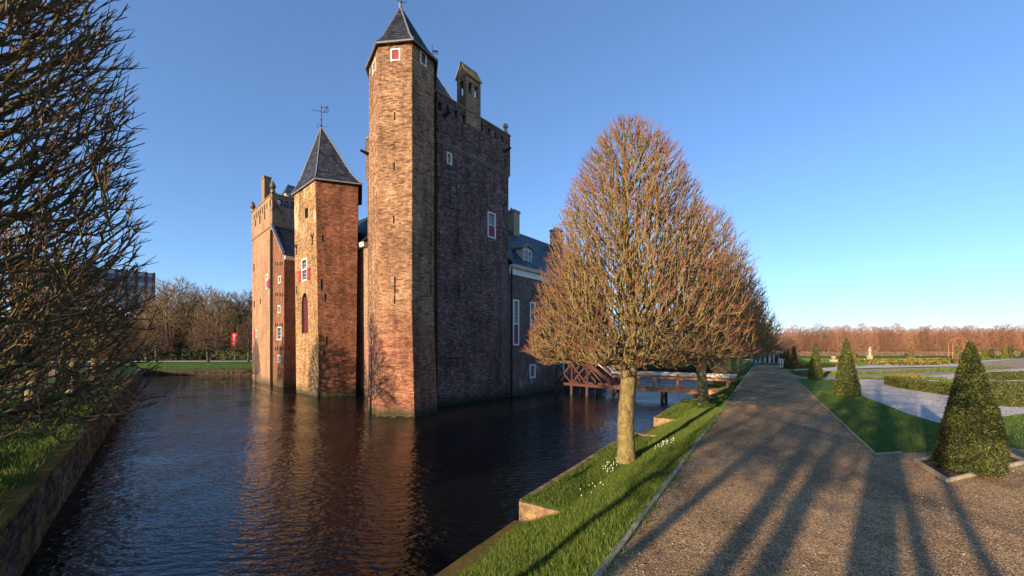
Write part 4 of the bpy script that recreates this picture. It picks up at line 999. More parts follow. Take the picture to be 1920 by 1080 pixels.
    return (SA, SB, RA, RB, GG), (tr, tr_r)
def seg_mesh(name, SA, SB, RA, RB, sides=3, thin_r=.010):
    n = len(SA); d = SB-SA; L = np.linalg.norm(d, axis=1)[:, None]+1e-6; d = d/L
    upv = np.where(np.abs(d[:, 2:3]) < .9, np.array([[0, 0, 1.]]), np.array([[1., 0, 0]])); r = np.cross(d, upv); r /= np.linalg.norm(r, axis=1)[:, None]; u = np.cross(r, d)
    V = np.zeros((n, 2, sides, 3)); th = np.zeros((n, 2, sides))
    for k in range(sides):
        a = 2*np.pi*k/sides; v = r*np.cos(a)+u*np.sin(a); V[:, 0, k] = SA-d*RA[:, None]*.4+v*RA[:, None]; V[:, 1, k] = SB+v*RB[:, None]
        th[:, 0, k] = np.clip(1-(RA-thin_r*.35)/(thin_r*.5), 0, 1); th[:, 1, k] = np.clip(1-(RB-thin_r*.35)/(thin_r*.5), 0, 1)
    base = (np.arange(n)*2*sides)[:, None]; Fs = []
    for k in range(sides):
        j = (k+1) % sides; Fs.append(base+np.array([[k, j, sides+j, sides+k]]))
    return mesh_np(name, V.reshape(-1, 3), np.concatenate(Fs), True, {'thin': th.ravel()})
def trunk_mesh(name, tr, rr, n=12, bumpy=.06):
    m = MB(); V = []
    for i, (p, r) in enumerate(zip(tr, rr)):
        for k in range(n):
            a = 2*math.pi*k/n; q = r*(1+bumpy*math.sin(a*3+i*.6)+bumpy*.7*math.sin(a*5-i*1.3)); V.append((p[0]+q*math.cos(a), p[1]+q*math.sin(a), p[2]-(.12 if i == 0 else 0)))
    Fs = [(i*n+k, i*n+(k+1) % n, (i+1)*n+(k+1) % n, (i+1)*n+k) for i in range(len(tr)-1) for k in range(n)]
    return mesh_np(name, V, Fs, True, {'thin': np.zeros(len(V))})
order = []
def tree_thing(name, loc, rot, data, mat, label, group, sides=3, split=True, thin_r=.010, cat='tree'):
    (SA, SB, RA, RB, GG), (tr, rr) = data
    t = thing(name, loc, label, cat, group)
    npobj('trunk', trunk_mesh('trunk', tr, rr), mat, loc, t)
    if split:
        ids, cnts = np.unique(GG, return_counts=True); big = [i for i, c in zip(ids, cnts) if c > 60]
        for i in big:
            mk = GG == i; o = npobj('branch', seg_mesh('branch', SA[mk], SB[mk], RA[mk], RB[mk], sides, thin_r), mat, loc, t)
        mk = ~np.isin(GG, big)
        if mk.any(): npobj('twig', seg_mesh('twig', SA[mk], SB[mk], RA[mk], RB[mk], sides, thin_r), mat, loc, t, kind='stuff')
    else: npobj('crown', seg_mesh('crown', SA, SB, RA, RB, sides, thin_r), mat, loc, t)
    t.rotation_euler[2] = rot; return t
g_av = 'pruned bare trees along the avenue'
big = grow_tree(3, 8.15, 2.3, 2.7, 8800, bf=.7, trunk_r=.19, low=.0, r_tip=.0075, ex=.43, up=.8, shape=.47, jit=.06, shoots=3, shoot_len=(.1, .22))
tx, ty = 2.82, 9.55
tree_thing('pruned_lime_tree', (tx, ty, .55), .6, big, M['bark'], 'large bare egg-shaped tree with golden lit trunk nearest on the moat bank', g_av, 4, thin_r=.009)
d2 = grow_tree(5, 9.1, 2.1, 3.1, 5000, bf=.7, trunk_r=.215, low=.0, r_tip=.010, ex=.42, up=.8, shape=.43, jit=.06, shoots=3)
t2 = tree_thing('pruned_lime_tree', (*TL(20.0, -2.5)[:2], .6), 1.2, d2, M['bark'], 'second bare tree of the avenue row, its trunk right of the big one', g_av, 3)
labs = ['third bare tree of the avenue row, close behind the second crown', 'fourth bare tree of the avenue row, mostly hidden by nearer crowns', 'fifth bare tree of the avenue row, small at the path end']
for i, s in enumerate((30.6, 41, 51)):
    t = copy_tree(t2); t.location = (*TL(s, -2.5)[:2], .65); t.rotation_euler[2] = 2.1*i+.4; t['label'] = labs[i]
# left bank row
dl = grow_tree(9, 14.2, .9, 3.5, 13500, bf=.55, trunk_r=.26, low=.35, r_tip=.0108, ex=.42, up=.7, shape=.2, jit=.07, shoots=3)
g_lf = 'pruned trees on the left moat bank'
L1 = (-9.45, 5.45, 1.1)
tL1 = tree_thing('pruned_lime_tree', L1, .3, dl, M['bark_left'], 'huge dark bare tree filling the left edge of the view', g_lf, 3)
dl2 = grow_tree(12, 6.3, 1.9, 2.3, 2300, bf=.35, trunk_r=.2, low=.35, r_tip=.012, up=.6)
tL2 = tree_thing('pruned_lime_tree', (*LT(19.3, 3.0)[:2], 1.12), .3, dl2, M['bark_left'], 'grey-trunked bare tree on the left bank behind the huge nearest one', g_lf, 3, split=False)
labs = ['third bare tree of the left bank row, thin among the branches', 'fourth bare tree of the left bank row', 'bare tree at far end of the left bank row', 'last bare tree of the left bank row by the far shore']
for i, s in enumerate((28, 37, 46, 55)):
    t = copy_tree(tL2); t.location = (*LT(s, 3.1)[:2], 1.12); t.rotation_euler[2] = 1.7*i+1; t.scale = (.9, .9, .85); t['label'] = labs[i]
t = copy_tree(tL2); t.location = (-17.0, -2.6, 1.35); t.rotation_euler[2] = 2.; t.scale = (1.3, 1.3, 1.35); t['label'] = 'unseen large bare tree added for shade, left behind the viewpoint'  # out of view, added to cast shade on the huge left tree
# far shore pollards
fs = grow_tree(21, 5.6, 1.6, 2.1, 1500, bf=.35, trunk_r=.14, low=.2, r_tip=.012, up=.7)
labs = ['small dark bare tree on the far lawn, left of three', 'small dark bare tree on the far lawn, centre of three', 'small dark bare tree on the far lawn, right beside the castle']
pt = None
for i, px in enumerate((293, 390, 466)):
    loc = (*P(px, 52.5+i*.6), ZP-.1)
    if pt is None: pt = tree_thing('pollarded_tree', loc, 0, fs, M['bark_dark'], labs[0], 'small trees on the far lawn', 3, split=False, thin_r=.02)
    else: t = copy_tree(pt); t.location = loc; t.rotation_euler[2] = i*1.9; t['label'] = labs[i]
# woodland trees
wd = [grow_tree(31+i, 15, 2.6, 5.0, 1100, bf=.45, trunk_r=.3, low=.0, r_tip=.03, ex=.36, up=.7, shape=.45, jit=.12, shoot_len=(.5, 1.3), shoots=3) for i in range(3)]
protos = []
wlab = 'tall bare woodland tree with brown twiggy crown beyond the far lawn'
spots = [(255, 66, 1.0), (283, 70, 1.02), (312, 64, .98), (340, 72, 1.1), (362, 66, .86), (385, 72, 1.0), (405, 64, .84), (425, 70, .9), (447, 66, .85), (468, 72, .92), (490, 68, .9),
         (200, 60, .8), (160, 66, .85), (110, 62, .8), (60, 70, .9), (10, 64, .85), (-60, 66, .9), (230, 84, .8), (325, 88, 1.15), (420, 90, 1.0), (300, 80, .9), (370, 82, .9), (460, 84, .9), (275, 60, .7)]
for i, (px, Y, sc_) in enumerate(spots):
    loc = (*P(px, Y), ZP-.05)
    if i < 3:
        t = tree_thing('woodland_tree', loc, i, wd[i], M['bark_far'], wlab, 'woodland trees beyond the far lawn', 3, split=False, thin_r=.03); protos.append(t)
    else: t = copy_tree(protos[i % 3]); t.location = loc
    t['label'] = '%s bare woodland tree beyond the far lawn, %s' % (('tall', 'broad', 'low')[0 if sc_ > .97 else (1 if sc_ > .83 else 2)], 'standing clear left of the castle' if px > 215 else 'behind the branches of the left bank trees')
    t.rotation_euler[2] = i*1.1; t.scale = (sc_*rand(.85, 1.1), sc_*rand(.85, 1.1), sc_*.86*(.62 if px < 290 and Y < 72 else 1))
# understorey and far hedges
def leaf_cloud(P0, nrm, size, rg, droop=0.):
    """small leaf quads (as two-triangle diamonds) at points with normals"""
    n = len(P0); a = rg.normal(0, 1, (n, 3)); a += nrm*.3; a /= np.linalg.norm(a, axis=1)[:, None]
    b = np.cross(a, nrm+rg.normal(0, .6, (n, 3))); b /= np.linalg.norm(b, axis=1)[:, None]+1e-6
    s = size*rg.uniform(.6, 1.3, n)[:, None]
    V = np.stack([P0-a*s, P0+b*s*.45, P0+a*s, P0-b*s*.45], 1).reshape(-1, 3); Fs = np.arange(n*4).reshape(-1, 4); return V, Fs
def yew(name, base, h, r, mat, label, group, n=2500, size=.035, seed=1, wob=.1):
    rg = np.random.default_rng(seed); t = thing(name, base, label, 'topiary', group)
    def rad(hh, a): return r*(np.clip(1-hh, 0, 1)**.82)*(1+wob*np.sin(a*3+hh*7+seed)+wob*.6*np.sin(a*6-hh*13))*(.86+.14*np.clip(hh*8, 0, 1))+.0
    hh = 1-np.sqrt(rg.random(n)); ph = rg.random(n)*2*np.pi; rr = rad(hh, ph)*(1.03-.3*rg.random(n)**1.3)+.01+size*.8*(rg.random(n) < .06)
    P0 = np.stack([rr*np.cos(ph), rr*np.sin(ph), .04+hh*h*.99], 1); nr = np.stack([np.cos(ph), np.sin(ph), np.full(n, r/h)], 1)
    V, Fs = leaf_cloud(P0, nr, size, rg); npobj('foliage', mesh_np('foliage', V, Fs), mat, base, t)
    hs = np.linspace(0, 1, 12); m = MB(); NS = 14; b0 = 0
    for x in hs:
        for k in range(NS):
            a = 2*math.pi*k/NS; q = float(rad(x, a))*.78; m.v.append((base[0]+q*math.cos(a), base[1]+q*math.sin(a), base[2]+.02+x*h*.95)); m.uv.append((0, 0))
    for i in range(11):
        for k in range(NS): j = (k+1) % NS; m.f.append((i*NS+k, i*NS+j, (i+1)*NS+j, (i+1)*NS+k))
    m.build('inner_foliage', M['core'], t, smooth=True); m = MB(); m.tube([(base[0], base[1], base[2]-.05), (base[0], base[1], base[2]+h*.3)], .05*h/2, 6); m.build('trunk', M['bark_dark'], t); return t
def hedge(name, pts, wd_, hh, mat, label, group=None, dens=260, size=.045, seed=5, core='core', cat='hedge'):
    """pts: centre line on the ground"""
    rg = np.random.default_rng(seed); t = thing(name, (*pts[0], ZP), label, cat, group); AP = []; AN = []; m = MB()
    for (x0, y0), (x1, y1) in zip(pts, pts[1:]):
        d = np.array([x1-x0, y1-y0]); L = np.linalg.norm(d); d /= L; nn = np.array([d[1], -d[0]]); n = max(20, int((L+wd_*.8)*(wd_+2*hh)*dens))
        s = rg.random(n)*(L+wd_*.84)-wd_*.42; side = rg.random(n)*(wd_+2*hh)-(wd_/2+hh)
        top = np.abs(side) < wd_/2; o = np.where(top, side, np.sign(side)*wd_/2); zz = np.where(top, hh, hh-(np.abs(side)-wd_/2)); wob = .03*np.sin(s*5+seed)+rg.normal(0, .015, n)
        o2 = o+np.sign(o)*wob*(~top); z2 = zz+wob*top
        AP.append(np.stack([x0+d[0]*s+nn[0]*o2, y0+d[1]*s+nn[1]*o2, ZP+z2], 1)); AN.append(np.stack([nn[0]*np.sign(o)*(~top), nn[1]*np.sign(o)*(~top), top*1.], 1))
        m.box(((x0+x1)/2, (y0+y1)/2), (d[0], d[1]), L/2+wd_*.38, wd_*.4, ZP, ZP+hh*.86)
    # rounded ends
    for e, (x, y) in enumerate((pts[0], pts[-1])):
        q = pts[1] if e == 0 else pts[-2]; dx, dy = x-q[0], y-q[1]; l_ = math.hypot(dx, dy); dx /= l_; dy /= l_; n = int(wd_*hh*dens)+10
        o = rg.uniform(-wd_/2, wd_/2, n); zz = rg.random(n)*hh; AP.append(np.stack([x+dx*wd_*.43+dy*o, y+dy*wd_*.43-dx*o, ZP+zz], 1)); AN.append(np.tile([dx, dy, 0.], (n, 1)))
    P0 = np.concatenate(AP); nr = np.concatenate(AN); V, Fs = leaf_cloud(P0, nr, size, rg)
    npobj('foliage', mesh_np('foliage', V-np.array([*pts[0], ZP]), Fs), mat, (*pts[0], ZP), t); m.build('inner_foliage', M[core], t); return t
hedge('hedge', [fo(18, 9.6), fo(34, 9.6), fo(60, 9.9), fo(88, 10)], .8, 1.1, M['hedge_dark'], 'low dark clipped hedge along the far path, behind the castle', dens=14, size=.16)
hedge('hedge', [fo(-20, 14), fo(10, 15.5), fo(40, 16), fo(75, 15)], 2.5, 2.6, M['hedge_dark'], 'dark brown undergrowth thicket below the woodland trees', dens=7, size=.3, cat='thicket')

# right far beech rows
bd_ = [grow_tree(51+i, 7.0, .9, 1.55, 1000, bf=.3, trunk_r=.09, low=.0, r_tip=.016, ex=.34, up=.9, shape=.3, jit=.08, shoot_len=(.25, .6), shoots=3) for i in range(2)]
bp_ = []
i = 0
for row, (Y0, ds) in enumerate(((93, 0), (98, .9), (104, .4))):
    for px in np.arange(1425+row*7, 2010, 16.):
        Y = Y0+ (1455-px)*.0+rand(-.6, .6)+max(0, (1500-px))*.08; loc = (*P(px+rand(-3, 3), Y), ZP-.05)
        if i < 2: t = tree_thing('beech_tree', loc, 0, bd_[i], M['beech'], 'russet bare beech in the dense clipped row behind the garden', 'russet beech trees behind the garden', 3, split=False, thin_r=.022); bp_.append(t)
        else: t = copy_tree(bp_[i % 2]); t.location = loc
        t.rotation_euler[2] = i*2.3; s_ = rand(.62, .82)*(1 if px > 1470 else .85); s_ *= 1.26; t.scale = (s_*1.1, s_*1.1, s_*1.04); i += 1
hedge('beech_hedge', [P(1440, 91), P(1600, 91), P(1800, 91), P(2050, 91)], 1.4, .9, M['hedge_beech'], 'russet beech hedge closing the garden at the back', dens=50, size=.09, core='core_beech')
# dark trees beyond the avenue end and behind the bridge
hedge('hedge', [fo(62, 3.4), fo(74, 3.4), fo(84, 3.6)], 1.2, 1.9, M['hedge_dark'], 'dark hedge on the far moat bank behind the footbridge', dens=26, size=.14)
for i, (px, Y, s_) in enumerate(((1110, 72, .5), (1150, 70, .5), (1190, 74, .52), (1235, 71, .5), (1280, 74, .52), (1325, 70, .5), (1370, 72, .52), (1408, 70, .5), (1445, 80, .52))):
    t = copy_tree(protos[i % 3]); t.location = (*P(px, Y), ZP); t.rotation_euler[2] = i; t.scale = (s_*1.2, s_*1.2, s_*1.05)
    t['label'] = 'low bare brown tree on the skyline behind the footbridge'; t['group'] = 'low trees behind the footbridge'

# ------------------------------------------------------------------ garden
gy = 'clipped yew cones in the garden'
def ybase(px, py): x, y = G(px, py, ZP); return (x, y, ZP)
def yc(px, yb, yt, hw, mat, lab, n, size, seed, wob=.05):
    x, y, z = ybase(px, yb); s_ = y/F; rr = hw*s_*.75; h = (yb-yt)*s_; return yew('yew_cone', (x, y, z), h, rr, mat, lab, gy, n, size, seed, wob)
bed = thing('planting_bed', ybase(1815, 885), 'square soil bed edged with thin stone round the nearest yew', 'planting bed')
bpts = gp([(1716, 866), (1776, 904), (1925, 868), (1860, 842)])
m_ = MB(); m_.poly([(x, y, ZP+.012) for x, y in bpts]); m_.build('soil', M['soil'], bed)
for a, b in zip(bpts, bpts[1:]+bpts[:1]): m_ = MB(); m_.beam((*a, ZP+.01), (*b, ZP+.01), .035, .09); m_.build('edging_strip', M['stone'], bed)
yc(1820, 884, 640, 66, M['yew'], 'largest nearest yew cone standing in the square soil bed', 56000, .019, 1, .07)
yc(1587, 743, 632, 27, M['yew'], 'tall dark yew cone on the lawn, second nearest', 16000, .03, 2, .06)
yc(1529, 710.5, 642, 16, M['yew'], 'smooth dark yew cone beside the avenue, left of the tall one', 8000, .04, 3, .03)
yc(1489, 692, 648, 9.5, M['yew_red'], 'reddish brown yew cone behind the walker', 2500, .07, 4, .03)
yc(1477, 690.5, 653, 7, M['yew_green'], 'bright green narrow cone just right of the walker', 2000, .07, 5, .03)
yc(1471, 688, 654, 5, M['yew'], 'small dark cone between walker and bright green cone', 1200, .07, 6, .03)
yc(1601, 683, 656, 6, M['yew_gold'], 'brownish cone peeping out behind the tall dark one', 1200, .08, 7, .03)
yc(1707, 675, 649, 7, M['yew_gold'], 'brownish gold cone before the beech hedge, centre of the garden', 1300, .09, 8, .03)
yc(1699, 674.5, 660, 4.5, M['yew'], 'tiny dark cone at left foot of the gold-brown one', 600, .09, 9, .03)
yc(1795, 682, 646, 7.5, M['yew_gold'], 'gold-brown cone half behind the nearest yew', 1600, .08, 10, .03)
for i, (px, yb, yt, m__, lab) in enumerate(((1846, 673, 648, 'yew_green', 'olive cone, first right of the nearest yew top'), (1859, 671.3, 648, 'yew', 'dark cone, second right of the nearest yew top'),
      (1883, 673.5, 647, 'yew_green', 'olive cone, third right of the nearest yew top'), (1895, 671, 647, 'yew', 'dark cone, fourth right of the nearest yew top'), (1921, 667.5, 655, 'yew', 'dark cone cut by the right picture edge'))):
    yc(px, yb, yt, 6.3, M[m__], lab, 1100, .1, 20+i, .03)
gb = 'low clipped box hedges of the parterre'
def hp(L): return [G(x, y, ZP) for x, y in L]
hedge('box_hedge', hp([(1679, 722), (1700, 727), (1730, 732), (1765, 737), (1795, 741)]), .75, .42, M['box'], 'long curved dark box hedge on white gravel, left of the nearest yew', gb, 1000, .034, 11)
hedge('box_hedge', hp([(1682, 718), (1700, 718), (1712, 718.5)]), .8, .43, M['box_gold'], 'gold-topped end of box hedge on white gravel', gb, 1000, .034, 12)
hedge('box_hedge', hp([(1868, 712), (1900, 711), (1960, 709)]), .8, .42, M['box'], 'box hedge at right edge, rearmost of the right-hand group', gb, 1000, .0345, 13)
hedge('box_hedge', hp([(1845, 733), (1890, 735), (1960, 736)]), 1.3, .42, M['box'], 'broad box hedge right of the nearest yew, middle of the group', gb, 1000, .034, 14)
hedge('box_hedge', hp([(1850, 756), (1872, 759), (1890, 761)]), .6, .45, M['box'], 'short box hedge directly right of the nearest yew', gb, 1000, .033, 15)
hedge('box_hedge', hp([(1912, 758), (1930, 757), (1980, 757)]), .6, .45, M['box'], 'short box hedge on white gravel cut by the right edge', gb, 1000, .033, 16)
for i, (L, mt, lb) in enumerate((([(1640, 684), (1700, 685), (1768, 683)], 'box_gold', 'long low yellow-green hedge ribbon in the sunlit parterre'), ([(1605, 679.5), (1680, 680), (1765, 678)], 'box_gold', 'thin yellow-green hedge ribbon behind the long one'),
                       ([(1480, 691), (1500, 691), (1555, 688)], 'box', 'low dark hedge behind the smooth dark cone'), ([(1768, 680), (1774, 681), (1790, 680)], 'box', 'dark hedge corner at end of the yellow-green ribbons'))):
    hedge('box_hedge', hp(L), .9, .42, M[mt], lb, gb, 60, .1, 30+i)
# statue and pedestals
def statue(px, yb, yt, label):
    x, y, z = ybase(px, yb); h = (yb-yt)*y/F; t = thing('statue', (x, y, z), label, 'statue'); s_ = h/2.2
    m = MB(); m.box((x, y), (1, 0), .3*s_, .3*s_, z, z+.12*s_); m.box((x, y), (1, 0), .22*s_, .22*s_, z+.12*s_, z+.75*s_); m.box((x, y), (1, 0), .28*s_, .28*s_, z+.75*s_, z+.85*s_); m.build('pedestal', M['stone'], t)
    m = MB(); m.lathe((x, y, z+.85*s_), [(.2*s_, 0), (.17*s_, .3*s_), (.13*s_, .55*s_), (.17*s_, .7*s_), (.2*s_, .95*s_), (.08*s_, 1.08*s_), (.06*s_, 1.12*s_), (.1*s_, 1.2*s_), (.1*s_, 1.28*s_), (0, 1.36*s_)], 10)
    m.tube([(x-.17*s_, y, z+1.8*s_), (x-.3*s_, y-.05, z+1.6*s_), (x-.1*s_, y-.15*s_, z+1.5*s_)], .05*s_, 6); m.tube([(x+.17*s_, y, z+1.8*s_), (x+.33*s_, y, z+2.0*s_), (x+.3*s_, y, z+2.25*s_)], .045*s_, 6); m.build('figure', M['stone'], t, smooth=True)
statue(1631, 678, 650, 'pale stone figure on a pedestal before the beech hedge')
x, y, z = ybase(1563, 679); t = thing('stone_urn', (x, y, z), 'small pale stone block left of the tall yew, by the hedge', 'urn')
m = MB(); m.box((x, y), (1, 0), .3, .3, z, z+.35); m.build('pedestal', M['stone'], t); m = MB(); m.lathe((x, y, z+.35), [(.12, 0), (.1, .08), (.26, .25), (.3, .42), (.22, .42)], 10); m.build('bowl', M['stone'], t)
# metal arch
x, y, z = ybase(1801, 679); t = thing('garden_arch', (x, y, z), 'thin rusty metal arch above the gold-brown cone', 'arch')
for o in (0, .5):
    m = MB(); rr = 1.05; hh = 2.2; m.tube([(x-rr, y+o, z), (x-rr, y+o, z+hh)]+[(x-rr*math.cos(a), y+o, z+hh+rr*math.sin(a)) for a in np.linspace(.2, math.pi-.2, 9)]+[(x+rr, y+o, z+hh), (x+rr, y+o, z)], .03, 5); m.build('hoop', M['deckwood'], t)
# pergola at the end of the avenue
x0, y0 = P(1424, 50); x1, y1 = P(1460, 50); t = thing('pergola', ((x0+x1)/2, y0, ZP), 'pale grey pergola at the far end of the avenue', 'pergola')
for k_ in range(5):
    x = x0+(x1-x0)*k_/4
    for o in (0, 1.6): m = MB(); m.beam((x, y0+o, ZP), (x, y0+o, ZP+1.35), .09, .09); m.build('post', M['palewood'], t)
    m = MB(); m.beam((x, y0-.2, ZP+1.48), (x, y0+1.8, ZP+1.48), .07, .08); m.build('rafter', M['palewood'], t)
for o in (0, 1.6): m = MB(); m.beam((x0-.1, y0+o, ZP+1.4), (x1+.1, y0+o, ZP+1.4), .08, .1); m.build('beam', M['palewood'], t)
hedge('hedge', [P(1418, 53), P(1440, 53), P(1468, 53)], .6, .95, M['hedge_dark'], 'dark hedge behind the pergola posts', dens=40, size=.1)

# people
def person(loc, face, label, coat, trousers, hair, skin, hgt=1.74, stride=.22, sides=True, hold=False):
    t = thing('person', loc, label, 'person'); s = hgt/1.74
    sk = [((0, 0, .95), .135), ((0, 0, 1.12), .125), ((0, 0, 1.32), .15), ((0, 0, 1.45), .10), ((0, 0, 1.52), .052), ((0, .012, 1.62), .088), ((0, .01, 1.70), .07),
          ((.09, 0, .9), .095), ((.1, stride*.45, .5), .06), ((.1, stride*.3, .08), .04), ((.1, stride*.3+.14, .03), .03),
          ((-.09, 0, .9), .095), ((-.1, -stride*.2, .5), .06), ((-.1, -stride, .09), .04), ((-.1, -stride+.13, .03), .03),
          ((.19, 0, 1.4), .06), ((.25, -.04, 1.13), .045), ((.24, .09, .9), .034), ((.24, .12, .82), .032),
          ((-.19, 0, 1.4), .06), ((-.25, .02, 1.13), .045), ((-.24, .13, .92), .034), ((-.24, .16, .84), .032)]
    if hold:   # hands raised in front of the chest, long coat, feet together
        sk[15:] = [((.18, 0, 1.4), .062), ((.21, .06, 1.15), .05), ((.1, .26, 1.28), .036), ((.06, .3, 1.33), .034), ((-.18, 0, 1.4), .062), ((-.21, .06, 1.15), .05), ((-.1, .26, 1.28), .036), ((-.06, .3, 1.33), .034)]
        sk[0] = (sk[0][0], .17); sk[1] = (sk[1][0], .16); sk[7] = ((.07, 0, .9), .13); sk[8] = ((.08, .03, .5), .1); sk[11] = ((-.07, 0, .9), .13); sk[12] = ((-.08, -.02, .5), .1)
    ed = [(0, 1), (1, 2), (2, 3), (3, 4), (4, 5), (5, 6), (0, 7), (7, 8), (8, 9), (9, 10), (0, 11), (11, 12), (12, 13), (13, 14), (3, 15), (15, 16), (16, 17), (17, 18), (3, 19), (19, 20), (20, 21), (21, 22)]
    me = bpy.data.meshes.new('body'); me.from_pydata([tuple(c*s for c in v) for v, r in sk], ed, []); ob = bpy.data.objects.new('tmp_body', me); C.objects.link(ob)
    mo = ob.modifiers.new('skin', 'SKIN'); 
    for i, (v, r) in enumerate(sk): me.skin_vertices[0].data[i].radius = (r*s, r*s*.8)
    me.skin_vertices[0].data[0].use_root = True
    ob.modifiers.new('sub', 'SUBSURF').levels = 2; ob.modifiers['sub'].render_levels = 2
    dg = bpy.context.evaluated_depsgraph_get(); nm = bpy.data.meshes.new_from_object(ob.evaluated_get(dg)); bpy.data.objects.remove(ob)
    nm.name = 'body'; nm.materials.clear()
    for mt in (coat, trousers, skin, hair, M['iron']): nm.materials.append(mt)
    for p in nm.polygons:
        z = p.center.z/s; y = p.center.y/s; ax = abs(p.center.x/s)
        p.material_index = 4 if z < .09 else (2 if (z < .88 and ax > .2) else (1 if z < .93 else (0 if z < 1.49 else (3 if (z > 1.68 or (y < .0 and z > 1.55)) else 2)))); p.use_smooth = True
    b = bpy.data.objects.new('body', nm); place(b, loc, t)
    for sx in (-1, 1):
        m = MB(); m.lathe((loc[0]+sx*.03*s, loc[1]+.085*s, loc[2]+1.63*s), [(0, -.012), (.01, 0), (0, .012)], 6); m.build('eye', M['iron'], t)
        hx, hy, hz = (sx*.24*s, (.13 if sx > 0 else .17)*s, .80*s) if not hold else (sx*.06*s, .32*s, 1.36*s)
        for k_ in range(4): m = MB(); m.tube([(loc[0]+hx, loc[1]+hy-.03*s+.02*s*k_, loc[2]+hz+.02), (loc[0]+hx, loc[1]+hy-.03*s+.022*s*k_, loc[2]+hz-.05*s-.006*(k_ % 3)), (loc[0]+hx-sx*.015, loc[1]+hy-.028*s+.022*s*k_, loc[2]+hz-.08*s)], .009*s, 5); m.build('finger', skin, t)
    m = MB(); m.tube([(loc[0], loc[1]+.085*s, loc[2]+1.635*s), (loc[0], loc[1]+.112*s, loc[2]+1.6*s)], [.008*s, .014*s], 6); m.build('nose', skin, t)
    t.rotation_euler[2] = face; return t
skin_m = simple('skin', (.5, .3, .22), .6, .1); jk = simple('dark_jacket', (.03, .03, .04), .8, .2); wt = simple('white_trousers', (.7, .68, .64), .8, .1); jn = simple('blue_denim', (.12, .2, .34), .8, .2); hr = simple('pale_hair', (.5, .42, .3), .8, .2); hr2 = simple('brown_hair', (.08, .05, .03), .8, .2)
x, y, z = ybase(1465.5, 691); person((x, y, z), -.5, 'walker in dark jacket and white trousers beside the green cones', jk, wt, hr, skin_m, 1.72)
x, y, z = ybase(1418, 693.5); person((x, y, z), 2.6, 'walker in blue jeans half hidden by the avenue trees', jn, jn, hr2, skin_m, 1.75)

# small trees behind the camera whose shade falls over the avenue
sh = grow_tree(77, 6.2, 2.8, 1.05, 480, bf=.6, trunk_r=.1, low=.0, r_tip=.012, ex=.36, up=.8)
rd = Vector((math.sin(R_(SUN_AZ)), math.cos(R_(SUN_AZ)))); rn = Vector((rd.y, -rd.x)); st = None
ylab = ['slim young bare tree behind the viewpoint, nearest the path kerb', 'slim young bare tree behind the viewpoint, second from the kerb', 'slim young bare tree behind the viewpoint, just right of the thick trunk', 'slim young bare tree behind the viewpoint, far right', 'slim young bare tree behind the viewpoint, in the back row left', 'slim young bare tree behind the viewpoint, in the back row centre', 'slim young bare tree behind the viewpoint, in the back row right']
sh2 = grow_tree(79, 6.6, 3.6, .7, 170, bf=.6, trunk_r=.07, low=.0, r_tip=.010, ex=.36, up=.8); st2 = None
for i, (s_, q_, sc_, th_) in enumerate(((-5.5, -1.7, .95, 0), (-6.2, -.85, .95, 0), (-6, .85, .9, 1), (-4.6, 1.75, .95, 1), (-9, -2.9, 1.0, 0), (-7.2, -1.25, 1.0, 1), (-5.2, .42, .9, 1))):
    p = rd*s_+rn*q_; loc = (p.x, p.y, ZP-.05)
    if th_ == 0 and st is None: st = t = tree_thing('young_lime_tree', loc, 0, sh, M['bark'], ylab[i], 'young bare trees behind the viewpoint', 3, split=False)
    elif th_ == 1 and st2 is None: st2 = t = tree_thing('young_lime_tree', loc, 0, sh2, M['bark'], ylab[i], 'young bare trees behind the viewpoint', 3, split=False)
    else: t = copy_tree(st2 if th_ else st); t.location = loc; t['label'] = ylab[i]
    t.rotation_euler = (R_((-2, 1.5, 2.5, -1.5, 0, 3, -3)[i]), R_((1, -3, 1, 2.5, 2, -1, 2)[i]), i*1.4); t.scale = (sc_*(.8, 1.25, 1, 1.3, 1, 1.6, 1.2)[i], sc_*(.8, 1.25, 1, 1.3, 1, 1.6, 1.2)[i], sc_)
pd = grow_tree(78, 8.0, 3.4, 1.5, 600, bf=.6, trunk_r=.19, low=.0, r_tip=.010, ex=.4, up=.8)
p = rd*-4.2; tree_thing('pruned_lime_tree', (p.x, p.y, ZP-.05), 0, pd, M['bark'], 'bare tree with a thick straight trunk directly behind the viewpoint', g_av, 3, split=False)

# ------------------------------------------------------------------ far left buildings
bY = 150.; c0 = Vector(P(291, bY)); zt_ = H+(HY-513)/F*bY; na = R_(128); on = Vector((math.sin(na), math.cos(na))); od = Vector((on.y, -on.x))
OW = 34.; of = Face(c0+od*OW, c0, 0, zt_)
if (of.P1-of.P0).dot(Vector((1, 0))) < 0: of = Face(c0, c0+od*OW, 0, zt_)
of = Face(c0-Vector((-on.y, on.x))*0+Vector((on.y, -on.x))*0+Vector((-math.cos(na-math.pi), math.sin(na-math.pi)))*0+(-Vector((-on.y, on.x)))*OW, c0, 0, zt_)
ob = thing('office_block', (c0.x-12, c0.y, ZP), 'tall modern block with glass bands and dark red piers beyond the woods', 'building')
m = MB(); m.hexa([of(0, 0), of(of.L, 0), of(of.L, 0, -20), of(0, 0, -20)], [of(0, zt_), of(of.L, zt_), of(of.L, zt_, -20), of(0, zt_, -20)]); m.build('wall', simple('dark_cladding', (.1, .1, .12), .5), ob)
pier = simple('dark_red_pier', (.2, .05, .045), .7); band = simple('pale_band', (.45, .47, .5), .5); nn_ = 13
def obox(a0, a1, zz0, zz1, d0, d1, nm_, mt):
    m = MB(); m.hexa([of(a0, zz0, d0), of(a1, zz0, d0), of(a1, zz0, d1), of(a0, zz0, d1)], [of(a0, zz1, d0), of(a1, zz1, d0), of(a1, zz1, d1), of(a0, zz1, d1)]); m.build(nm_, mt, ob)
